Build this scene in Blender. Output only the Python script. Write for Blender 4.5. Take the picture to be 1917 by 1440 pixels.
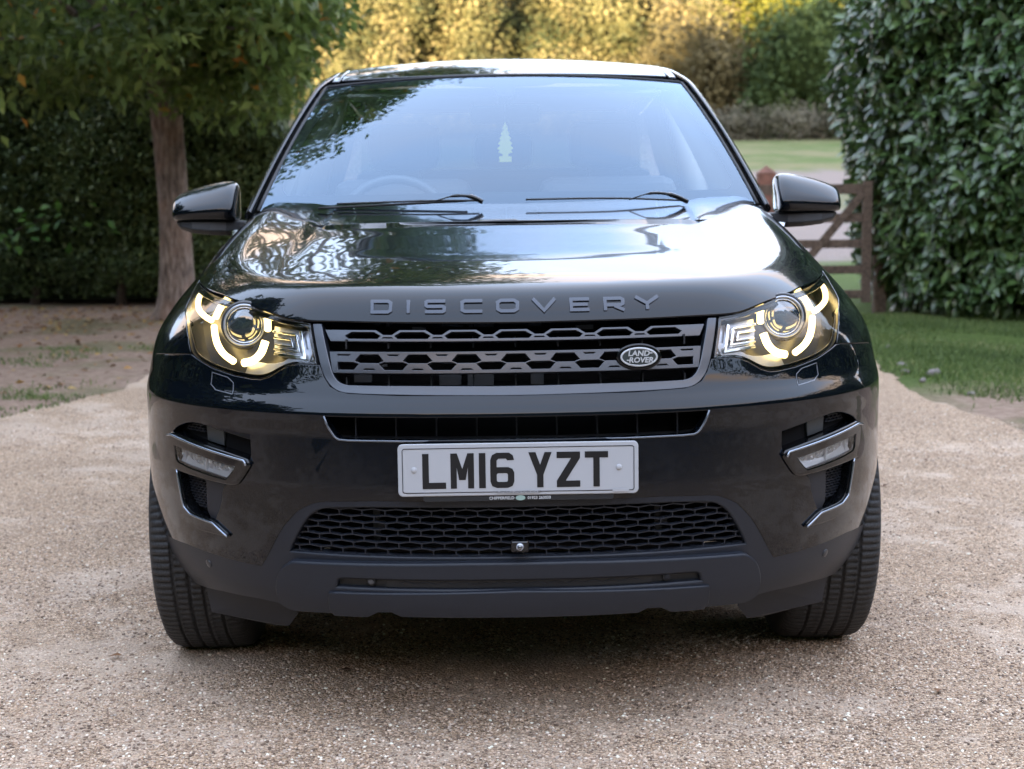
import bpy, math, random
import numpy as np
from mathutils import Vector, Matrix
from mathutils.geometry import delaunay_2d_cdt
R = math.radians
random.seed(7); RNG = np.random.default_rng(7)
for o in list(bpy.data.objects): bpy.data.objects.remove(o)
SC = bpy.context.scene; COL = SC.collection

# ---------------------------------------------------------------- camera, sky, sun, exposure
cam = bpy.data.cameras.new('camera'); camo = bpy.data.objects.new('camera', cam); COL.objects.link(camo)
PITCH = math.atan(370/2950); ROLL = .011
c_, s_ = math.cos(PITCH), math.sin(PITCH); cr, sr = math.cos(ROLL), math.sin(ROLL)
rt0 = Vector((1, 0, 0)); up0 = Vector((0, s_, c_)); fw = Vector((0, c_, -s_))
rt = rt0*cr-up0*sr; up = rt0*sr+up0*cr
m = Matrix.Identity(4)
for i in range(3): m[i][0] = rt[i]; m[i][1] = up[i]; m[i][2] = -fw[i]
m[2][3] = 1.25; camo.matrix_world = m
cam.sensor_width = 36; cam.lens = 36*2950/1917; cam.clip_start = .05; cam.clip_end = 800
cam.dof.use_dof = True; cam.dof.focus_distance = 3.6; cam.dof.aperture_fstop = 5.2
SC.camera = camo

SUN_EL, SUN_AZ = 5.0, 200.0          # degrees; azimuth clockwise from +Y
world = bpy.data.worlds.new('World'); SC.world = world; world.use_nodes = True
nt = world.node_tree; nt.nodes.clear()
def N(t, ty, **k):
    n = t.nodes.new(ty)
    for a, b in k.items():
        if a.startswith('i_'): n.inputs[a[2:].replace('_', ' ')].default_value = b
        else: setattr(n, a, b)
    return n
wo = N(nt, 'ShaderNodeOutputWorld'); bg = N(nt, 'ShaderNodeBackground'); bg.inputs[1].default_value = .15
sky = N(nt, 'ShaderNodeTexSky', sky_type='NISHITA', sun_disc=False)
sky.sun_elevation = R(SUN_EL); sky.sun_rotation = R(SUN_AZ); sky.air_density = 1.0; sky.dust_density = .6; sky.ozone_density = 2.5
# thin streaky evening clouds, projected on a flat layer
tc = N(nt, 'ShaderNodeTexCoord'); sep = N(nt, 'ShaderNodeSeparateXYZ'); nt.links.new(tc.outputs['Generated'], sep.inputs[0])
def M(op, a, b=None, t=nt):
    n = N(t, 'ShaderNodeMath', operation=op)
    for i, v in enumerate((a, b)):
        if v is None: continue
        if hasattr(v, 'links') or hasattr(v, 'is_linked'): t.links.new(v, n.inputs[i])
        else: n.inputs[i].default_value = v
    return n.outputs[0]
zz = M('ADD', M('MAXIMUM', sep.outputs[2], 0.0), .09)
cx = M('DIVIDE', sep.outputs[0], zz); cy = M('DIVIDE', sep.outputs[1], zz)
comb = N(nt, 'ShaderNodeCombineXYZ'); nt.links.new(M('MULTIPLY', cx, .33), comb.inputs[0]); nt.links.new(cy, comb.inputs[1]); comb.inputs[2].default_value = 9.35
no = N(nt, 'ShaderNodeTexNoise', i_Scale=1.35, i_Detail=7.0, i_Roughness=.55, i_Distortion=.35); nt.links.new(comb.outputs[0], no.inputs['Vector'])
ra = N(nt, 'ShaderNodeValToRGB'); ra.color_ramp.elements[0].position = .48; ra.color_ramp.elements[1].position = .58
nt.links.new(no.outputs[0], ra.inputs[0])
el_f = N(nt, 'ShaderNodeMapRange'); el_f.inputs[1].default_value = .54; el_f.inputs[2].default_value = .44; el_f.inputs[3].default_value = .10; el_f.inputs[4].default_value = .85; nt.links.new(sep.outputs[2], el_f.inputs[0])
fade = M('MULTIPLY', ra.outputs[0], el_f.outputs[0])
mx = N(nt, 'ShaderNodeMixRGB'); nt.links.new(fade, mx.inputs[0])
mul = N(nt, 'ShaderNodeMixRGB', blend_type='MULTIPLY'); mul.inputs[0].default_value = 1; mul.inputs[2].default_value = (1.12, 1.0, .88, 1)
nt.links.new(sky.outputs[0], mul.inputs[1])
veil = N(nt, 'ShaderNodeMixRGB'); veil.inputs[0].default_value = .92; veil.inputs[2].default_value = (.79, .95, 1.28, 1)   # thin high haze veil
nt.links.new(mul.outputs[0], veil.inputs[1]); nt.links.new(veil.outputs[0], mx.inputs[1])
CLOUD = mx.inputs[2]; CLOUD.default_value = (1.5, 1.06, .72, 1)
nt.links.new(mx.outputs[0], bg.inputs[0]); nt.links.new(bg.outputs[0], wo.inputs[0])

sl = bpy.data.lights.new('sun', 'SUN'); sun = bpy.data.objects.new('sun', sl); COL.objects.link(sun)
sl.energy = 2.1; sl.angle = R(.6); sl.color = (1, .81, .52)
sd = Vector((math.sin(R(SUN_AZ))*math.cos(R(SUN_EL)), math.cos(R(SUN_AZ))*math.cos(R(SUN_EL)), math.sin(R(SUN_EL))))
sun.rotation_euler = sd.to_track_quat('Z', 'Y').to_euler(); sun.location = (0, -5, 8)
SC.view_settings.view_transform = 'Standard'; SC.view_settings.look = 'None'; SC.view_settings.gamma = 1
SC.view_settings.use_curve_mapping = False; SC.view_settings.exposure = 4.36
SC.render.engine = 'CYCLES'; SC.cycles.max_bounces = 10; SC.cycles.transparent_max_bounces = 16
SC.cycles.caustics_reflective = False; SC.cycles.caustics_refractive = False

# ---------------------------------------------------------------- helpers
def tag(o, label=None, cat=None, group=None, kind=None):
    for k, v in (('label', label), ('category', cat), ('group', group), ('kind', kind)):
        if v: o[k] = v
    return o
def empty(name, loc=(0, 0, 0)):
    o = bpy.data.objects.new(name, None); COL.objects.link(o); o.location = loc; o.empty_display_size = .1; return o
def mk(name, V, F, mat, parent=None, smooth=True, normals=None, bev=0):
    me = bpy.data.meshes.new(name); me.from_pydata([tuple(map(float, v)) for v in V], [], [tuple(map(int, f)) for f in F if len(set(f)) == len(f)]); me.validate(); me.update()
    if smooth: me.shade_smooth()
    if normals is not None: me.normals_split_custom_set_from_vertices([tuple(map(float, n)) for n in normals])
    me.materials.append(mat)
    o = bpy.data.objects.new(name, me); COL.objects.link(o)
    if parent: o.parent = parent
    if bev:
        b = o.modifiers.new('b', 'BEVEL'); b.width = bev; b.segments = 2; b.limit_method = 'ANGLE'
    return o
def fastmesh(name, V, F, mat, parent=None, smooth=False, attr=None):
    """V (n,3), F (m,k) numpy, one face size"""
    me = bpy.data.meshes.new(name); V = np.asarray(V, np.float32); F = np.asarray(F, np.int32); k = F.shape[1]
    me.vertices.add(len(V)); me.vertices.foreach_set('co', V.ravel())
    me.loops.add(F.size); me.loops.foreach_set('vertex_index', F.ravel())
    me.polygons.add(len(F)); me.polygons.foreach_set('loop_start', np.arange(0, F.size, k, dtype=np.int32))
    me.update(calc_edges=True)
    if attr is not None:
        a = me.attributes.new('tint', 'FLOAT', 'POINT'); a.data.foreach_set('value', np.asarray(attr, np.float32))
    if smooth: me.shade_smooth()
    me.materials.append(mat)
    o = bpy.data.objects.new(name, me); COL.objects.link(o)
    if parent: o.parent = parent
    return o
class MB:
    def __init__(s): s.v = []; s.f = []
    def add(s, V, F):
        n = len(s.v); s.v += [tuple(map(float, v)) for v in V]; s.f += [tuple(int(i)+n for i in f) for f in F]
    def box(s, c, d, rot=None):
        c = np.array(c, float); d = np.array(d, float)/2
        V = np.array([(x, y, z) for x in (-1, 1) for y in (-1, 1) for z in (-1, 1)], float)*d
        if rot is not None: V = V@np.array(rot, float).T
        s.add(V+c, [(0, 1, 3, 2), (4, 6, 7, 5), (0, 4, 5, 1), (2, 3, 7, 6), (0, 2, 6, 4), (1, 5, 7, 3)])
    def bar(s, a, b, w, d, up=(0, 1, 0)):
        a = np.array(a, float); b = np.array(b, float); t = b-a; l = np.linalg.norm(t)
        if l < 1e-6: return
        t /= l; u = np.array(up, float); u -= t*(u@t); u /= np.linalg.norm(u)+1e-9; w_ = np.cross(t, u)
        s.box((a+b)/2, (l, w, d), np.stack([t, w_, u], 1))
    def tube(s, pts, r, n=8, closed=False, cap=True):
        V, F = sweep(pts, r, n, closed, cap); s.add(V, F)
    def build(s, name, mat, parent=None, smooth=False, bev=0): return mk(name, s.v, s.f, mat, parent, smooth, bev=bev)
def sweep(pts, r, n=8, closed=False, cap=True):
    P = np.array(pts, float); m_ = len(P); r = np.broadcast_to(np.array(r, float), (m_,))
    T = np.roll(P, -1, 0)-np.roll(P, 1, 0)
    if not closed: T[0] = P[1]-P[0]; T[-1] = P[-1]-P[-2]
    T /= np.linalg.norm(T, axis=1, keepdims=True)+1e-12
    a = np.array([0, 0, 1.]) if abs(T[0][2]) < .9 else np.array([0, 1., 0])
    V = []
    for i in range(m_):
        a = a-T[i]*(a@T[i]); a /= np.linalg.norm(a); b = np.cross(T[i], a)
        for k in range(n):
            th = 2*math.pi*k/n; V.append(P[i]+r[i]*(math.cos(th)*a+math.sin(th)*b))
    F = []
    for i in range(m_ if closed else m_-1):
        j = (i+1) % m_
        for k in range(n): F.append((i*n+k, i*n+(k+1) % n, j*n+(k+1) % n, j*n+k))
    if cap and not closed: F.append(tuple(range(n))[::-1]); F.append(tuple((m_-1)*n+k for k in range(n)))
    return V, F
def lathe(prof, n=48, axis='x'):
    """prof: (a, r) list revolved about the axis through the origin"""
    V = []; F = []; p = len(prof)
    for k in range(n):
        t = 2*math.pi*k/n; c, s = math.cos(t), math.sin(t)
        for a, r in prof: V.append((a, r*c, r*s) if axis == 'x' else ((r*c, -a, r*s) if axis == 'y' else (r*c, r*s, a)))
    for k in range(n):
        j = (k+1) % n
        for i in range(p-1): F.append((k*p+i, k*p+i+1, j*p+i+1, j*p+i))
    return V, F
def smoothpts(pts, n=4, closed=False):
    P = np.array(pts, float); m_ = len(P); out = []
    for i in range(m_ if closed else m_-1):
        p0 = P[(i-1) % m_] if closed or i > 0 else P[0]; p1 = P[i]; p2 = P[(i+1) % m_]
        p3 = P[(i+2) % m_] if closed or i+2 < m_ else P[-1]
        for k in range(n):
            t = k/n; out.append(.5*((2*p1)+(-p0+p2)*t+(2*p0-5*p1+4*p2-p3)*t*t+(-p0+3*p1-3*p2+p3)*t**3))
    if not closed: out.append(P[-1])
    return np.array(out)
def soften(P, ang=38, it=2):
    P = np.array(P, float); sharp = None
    a = P-np.roll(P, 1, 0); b = np.roll(P, -1, 0)-P
    c = (a*b).sum(1)/(np.linalg.norm(a, axis=1)*np.linalg.norm(b, axis=1)+1e-12)
    sharp = np.degrees(np.arccos(np.clip(c, -1, 1))) > ang
    for _ in range(it):
        out = []; sh = []
        n = len(P)
        for i in range(n):
            p = P[i]; pr = P[i-1]; nx = P[(i+1) % n]
            if sharp[i]: out.append(p); sh.append(True)
            else: out += [p*.75+pr*.25, p*.75+nx*.25]; sh += [False, False]
        P = np.array(out); sharp = np.array(sh)
    return P
def inpoly(q, poly):
    q = np.asarray(q, float); poly = np.asarray(poly, float); c = np.zeros(len(q), bool); n = len(poly)
    for i in range(n):
        a = poly[i]; b = poly[(i+1) % n]
        if a[1] == b[1]: continue
        k = ((a[1] > q[:, 1]) != (b[1] > q[:, 1])) & (q[:, 0] < (b[0]-a[0])*(q[:, 1]-a[1])/(b[1]-a[1])+a[0]); c ^= k
    return c
def area2(P): P = np.asarray(P); x, y = P[:, 0], P[:, 1]; return .5*np.sum(x*np.roll(y, -1)-np.roll(x, -1)*y)
def resample(P, h):
    out = []; n = len(P)
    for i in range(n):
        a, b = P[i], P[(i+1) % n]; k = max(1, int(math.ceil(np.linalg.norm(b-a)/h)))
        for j in range(k): out.append(a+(b-a)*j/k)
    return np.array(out)
def cdt(outer, holes, h, inner=True):
    """returns pts, tris, loops (index lists into pts)"""
    loops = []; pts = []; edges = []
    for k, lp in enumerate([outer]+list(holes)):
        lp = np.array(lp, float)
        if (area2(lp) > 0) != (k == 0): lp = lp[::-1]
        if h: lp = resample(lp, h)
        n0 = len(pts); pts += list(lp); m_ = len(lp)
        edges += [(n0+i, n0+(i+1) % m_) for i in range(m_)]; loops.append(lp)
    B = np.array(pts)
    if inner and h:
        lo = B.min(0); hi = B.max(0); xs = np.arange(lo[0]+h*.5, hi[0], h); ys = np.arange(lo[1]+h*.43, hi[1], h*.866)
        G = np.array([(x+(h/2 if j % 2 else 0), y) for j, y in enumerate(ys) for x in xs])
        if len(G):
            keep = inpoly(G, loops[0])
            for l in loops[1:]: keep &= ~inpoly(G, l)
            G = G[keep]
            if len(G):
                dmin = np.full(len(G), 9.)
                for i in range(0, len(B), 64):
                    dmin = np.minimum(dmin, np.linalg.norm(G[:, None]-B[None, i:i+64], axis=2).min(1))
                pts += list(G[dmin > h*.5])
    vo, eo, fo, ov, oe, of = delaunay_2d_cdt([Vector(p) for p in pts], edges, [], 0, 1e-7, True)
    P = np.array([tuple(v) for v in vo]); T = np.array([f for f in fo if len(f) == 3])
    cen = P[T].mean(1); keep = inpoly(cen, loops[0])
    for l in loops[1:]: keep &= ~inpoly(cen, l)
    T = T[keep]
    mp = {}
    for new, olds in enumerate(ov):
        for o in olds: mp[o] = new
    L = []; n0 = 0
    for l in loops:
        r_ = [mp[n0+i] for i in range(len(l))]; n0 += len(l); L.append([a for i, a in enumerate(r_) if a != r_[i-1]])
    return P, T, L
def build_panel(name, outer, holes, mp, mat, parent=None, off=0., h=.02, depth=.012, bev=.0014, nrm=None, inner=True, gap=0, raw=False):
    """mp: param -> 3-D points; nrm: points -> outward normals. Front face plus a turned-in rim."""
    P2, T, loops = cdt(outer, holes, h, inner)
    P = mp(P2); Nn = nrm(P)
    fn = np.cross(P[T[:, 1]]-P[T[:, 0]], P[T[:, 2]]-P[T[:, 0]]); sg = 1
    if (fn*Nn[T[:, 0]]).sum() < 0: T = T[:, ::-1]; sg = -1
    P = P+Nn*off
    V = list(P); NN = list(Nn); F = [tuple(t) for t in T]
    for lp in loops:
        Q = P[lp]; n_ = Nn[lp]; t = np.roll(Q, -1, 0)-np.roll(Q, 1, 0); t /= np.linalg.norm(t, axis=1, keepdims=True)+1e-12
        o_ = np.cross(t, n_)*sg; o_ /= np.linalg.norm(o_, axis=1, keepdims=True)+1e-12
        m_ = len(lp); i0 = len(V)
        r1 = Q+o_*bev-n_*bev; r2 = r1-n_*depth
        V += list(r1); NN += list((o_*.8+n_*.6)/1.0)
        V += list(r1); NN += list(o_); V += list(r2); NN += list(o_)
        for i in range(m_):
            j = (i+1) % m_
            q1 = (lp[i], i0+i, i0+j, lp[j]); q2 = (i0+m_+i, i0+2*m_+i, i0+2*m_+j, i0+m_+j)
            if sg < 0: q1 = q1[::-1]; q2 = q2[::-1]
            F += [q1, q2]
    if raw: return V, F, NN
    return mk(name, V, F, mat, parent, True, NN)
def stroke(pts, w, closed=False):
    """centre line -> (outer, holes) polygon with mitred corners"""
    P = np.array(pts, float); n = len(P); hw = w/2; L = []; Rr = []
    for i in range(n):
        a = P[i]-P[i-1] if (i > 0 or closed) else P[1]-P[0]
        b = P[(i+1) % n]-P[i] if (i < n-1 or closed) else P[-1]-P[-2]
        a = a/np.linalg.norm(a); b = b/np.linalg.norm(b); na = np.array([-a[1], a[0]]); nb = np.array([-b[1], b[0]])
        mm = na+nb; mm /= np.linalg.norm(mm); k = hw/max(.35, mm@na); L.append(P[i]+mm*k); Rr.append(P[i]-mm*k)
    L = np.array(L); Rr = np.array(Rr)
    if closed:
        return (L, [Rr]) if abs(area2(L)) > abs(area2(Rr)) else (Rr, [L])
    return np.concatenate([L, Rr[::-1]]), []
def plane_xz(y, ny=-1):
    return (lambda q: np.stack([q[:, 0], 0*q[:, 0]+y, q[:, 1]], 1)), (lambda P: np.tile(np.array([[0, ny*1., 0]]), (len(P), 1)))

# ---------------------------------------------------------------- materials
def mat(name, col, rough=.5, metal=0., spec=.5, coat=0., coat_r=.03, ior=1.5, emit=None, es=0., **kw):
    m_ = bpy.data.materials.new(name); m_.use_nodes = True; b = m_.node_tree.nodes['Principled BSDF']
    b.inputs['Base Color'].default_value = (*col, 1); b.inputs['Roughness'].default_value = rough; b.inputs['Metallic'].default_value = metal
    b.inputs['Specular IOR Level'].default_value = spec; b.inputs['Coat Weight'].default_value = coat; b.inputs['Coat Roughness'].default_value = coat_r
    b.inputs['IOR'].default_value = ior
    if emit: b.inputs['Emission Color'].default_value = (*emit, 1); b.inputs['Emission Strength'].default_value = es
    return m_
def grain(m_, scale, amt, bump=0., dist=.002, detail=3., coords='Object', lo=None, hi=None):
    """noise-driven variation of base colour (lo..hi) and bump"""
    t = m_.node_tree; b = t.nodes['Principled BSDF']; tcn = N(t, 'ShaderNodeTexCoord'); nz = N(t, 'ShaderNodeTexNoise', i_Scale=scale, i_Detail=detail)
    t.links.new(tcn.outputs[coords], nz.inputs['Vector']); base = tuple(b.inputs['Base Color'].default_value)[:3]
    lo = lo or tuple(c*(1-amt) for c in base); hi = hi or tuple(c*(1+amt) for c in base)
    rp = N(t, 'ShaderNodeValToRGB'); rp.color_ramp.elements[0].color = (*lo, 1); rp.color_ramp.elements[1].color = (*hi, 1)
    rp.color_ramp.elements[0].position = .3; rp.color_ramp.elements[1].position = .7
    t.links.new(nz.outputs[0], rp.inputs[0]); t.links.new(rp.outputs[0], b.inputs['Base Color'])
    if bump:
        bp = N(t, 'ShaderNodeBump', i_Strength=bump, i_Distance=dist); t.links.new(nz.outputs[0], bp.inputs['Height']); t.links.new(bp.outputs[0], b.inputs['Normal'])
    return m_
def glassmat(name, tint, base, boost=1., rough=.0, rc=(1, 1, 1)):
    """thin pane: transparent mixed with a sharp reflection by Fresnel"""
    m_ = bpy.data.materials.new(name); m_.use_nodes = True; t = m_.node_tree; t.nodes.clear()
    o = N(t, 'ShaderNodeOutputMaterial'); tr = N(t, 'ShaderNodeBsdfTransparent'); tr.inputs[0].default_value = (*tint, 1)
    gl = N(t, 'ShaderNodeBsdfGlossy'); gl.inputs['Roughness'].default_value = rough; gl.inputs[0].default_value = (*rc, 1); fr = N(t, 'ShaderNodeFresnel'); fr.inputs[0].default_value = 1.5
    f = M('MINIMUM', M('ADD', M('MULTIPLY', fr.outputs[0], boost, t), base, t), 1.0, t)
    mxs = N(t, 'ShaderNodeMixShader'); t.links.new(f, mxs.inputs[0]); t.links.new(tr.outputs[0], mxs.inputs[1]); t.links.new(gl.outputs[0], mxs.inputs[2])
    t.links.new(mxs.outputs[0], o.inputs[0]); return m_
# ---------------------------------------------------------------- car body surface (metres, car frame: x right, y back, z up)
class Pch:
    def __init__(s, pts):
        p = np.array(pts, float); s.x = p[:, 0]; s.y = p[:, 1]
        h = np.diff(s.x); d = np.diff(s.y)/h; m = np.zeros(len(s.x))
        m[0] = d[0]; m[-1] = d[-1]
        for i in range(1, len(d)):
            m[i] = 0 if d[i-1]*d[i] <= 0 else 3*(h[i-1]+h[i])/((2*h[i]+h[i-1])/d[i-1]+(h[i]+2*h[i-1])/d[i])
        s.m = m
    def __call__(s, q):
        q = np.clip(np.asarray(q, float), s.x[0], s.x[-1]); i = np.clip(np.searchsorted(s.x, q)-1, 0, len(s.x)-2)
        h = s.x[i+1]-s.x[i]; t = (q-s.x[i])/h; t2 = t*t; t3 = t2*t
        return (2*t3-3*t2+1)*s.y[i]+(t3-2*t2+t)*h*s.m[i]+(-2*t3+3*t2)*s.y[i+1]+(t3-t2)*h*s.m[i+1]
def sstep(a, b, x):
    t = np.clip((x-a)/(b-a), 0, 1); return t*t*(3-2*t)
HALFW = Pch([(.20,.82),(.28,.885),(.33,.912),(.38,.928),(.45,.942),(.55,.950),(.70,.950),(.80,.945),(.88,.932),(.95,.903),(1.02,.870),(1.10,.845),(1.2,.822),(1.35,.80)])
NOSE = Pch([(.20,.09),(.28,.055),(.34,.032),(.42,.020),(.50,.010),(.60,.002),(.70,.002),(.745,-.002),(.758,-.003),(.77,.003),(.80,.028),(.87,.050),(.96,.074),(1.05,.10),(1.2,.14)])
HOODC = Pch([(-.3,.93),(.0,.975),(.10,1.008),(.20,1.0345),(.35,1.0605),(.50,1.0820),(.65,1.1025),(.80,1.1245),(.95,1.1485),(1.05,1.164),(1.15,1.1795),(1.3,1.205),(1.6,1.25)])
def hoodz(x, y):
    a = np.abs(x)
    z = HOODC(y) - (.062-.045*sstep(.4, 1.2, y))*(a/.8)**3
    z = z + .0045*sstep(.525, .585, a)*sstep(.28, .75, y)
    z = z + .007*sstep(.9575, .9645, y)*(1-sstep(.505, .525, a))
    return z
CURL = .72
def fbody(P):
    x, y, z = P[..., 0], P[..., 1], P[..., 2]
    a = np.abs(x)/HALFW(z); b = np.clip(CURL-(y-NOSE(z)), 0, None)/CURL
    fs = (np.sqrt(a**2.4+b**2+1e-12)-1)*.75
    ft = (z-hoodz(x, y))*.97
    r = .085+.10*sstep(.45, .85, np.abs(x))
    h = np.clip(1-np.abs(fs-ft)/r, 0, None)
    return np.maximum(fs, ft)+h*h*r*.25
def grad(P, f=fbody, e=2e-4):
    P = np.asarray(P, float); g = np.empty_like(P)
    for k in range(3):
        d = np.zeros(3); d[k] = e
        g[..., k] = f(P+d)-f(P-d)
    return g/np.maximum(np.linalg.norm(g, axis=-1, keepdims=True), 1e-9)
def solve(O, D, t0, t1, f=fbody):
    """f<0 at t0 (inside), >0 at t1; bisection, all numpy"""
    lo = np.full(len(O), t0, float); hi = np.full(len(O), t1, float)
    for _ in range(34):
        m = (lo+hi)/2; ins = f(O+D*m[:, None]) < 0
        lo = np.where(ins, m, lo); hi = np.where(ins, hi, m)
    return O+D*hi[:, None]
CYLY = .85
def map_cyl(q):      # (angle*0.9, z)
    a = q[:, 0]/.9; D = np.stack([np.sin(a), -np.cos(a), 0*a], 1); O = np.stack([0*a, 0*a+CYLY, q[:, 1]], 1)
    return solve(O, D, 0, 1.6)
def inv_cyl(P): P = np.asarray(P, float); return np.stack([np.arctan2(P[:, 0], CYLY-P[:, 1])*.9, P[:, 2]], 1)
def map_top(q):
    O = np.stack([q[:, 0], q[:, 1], 0*q[:, 0]+.8], 1); return solve(O, np.array([[0, 0, 1.]]), 0, .7)
def inv_top(P): return np.asarray(P, float)[:, :2]
def map_lip(q):      # bonnet: rays fanned about a sideways axis, (x, angle*.5)
    a = q[:, 1]/.5; D = np.stack([0*a, -np.cos(a), np.sin(a)], 1); O = np.stack([q[:, 0], 0*a+.80, 0*a+.74], 1); return solve(O, D, 0, 1.2)
def inv_lip(P): P = np.asarray(P, float); return np.stack([P[:, 0], np.arctan2(P[:, 2]-.74, .80-P[:, 1])*.5], 1)
def top3(L): return map_top(np.array(L, float))
def map_front(q):
    O = np.stack([q[:, 0], 0*q[:, 0]+.9, q[:, 1]], 1); return solve(O, np.array([[0, -1., 0]]), 0, 1.2)
def inv_front(P): return np.asarray(P, float)[:, [0, 2]]
def map_side(sg):
    def m(q):
        O = np.stack([0*q[:, 0], q[:, 0], q[:, 1]], 1); return solve(O, np.array([[sg*1., 0, 0]]), 0, 1.3)
    return m
def inv_side(P): return np.asarray(P, float)[:, 1:]
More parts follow.
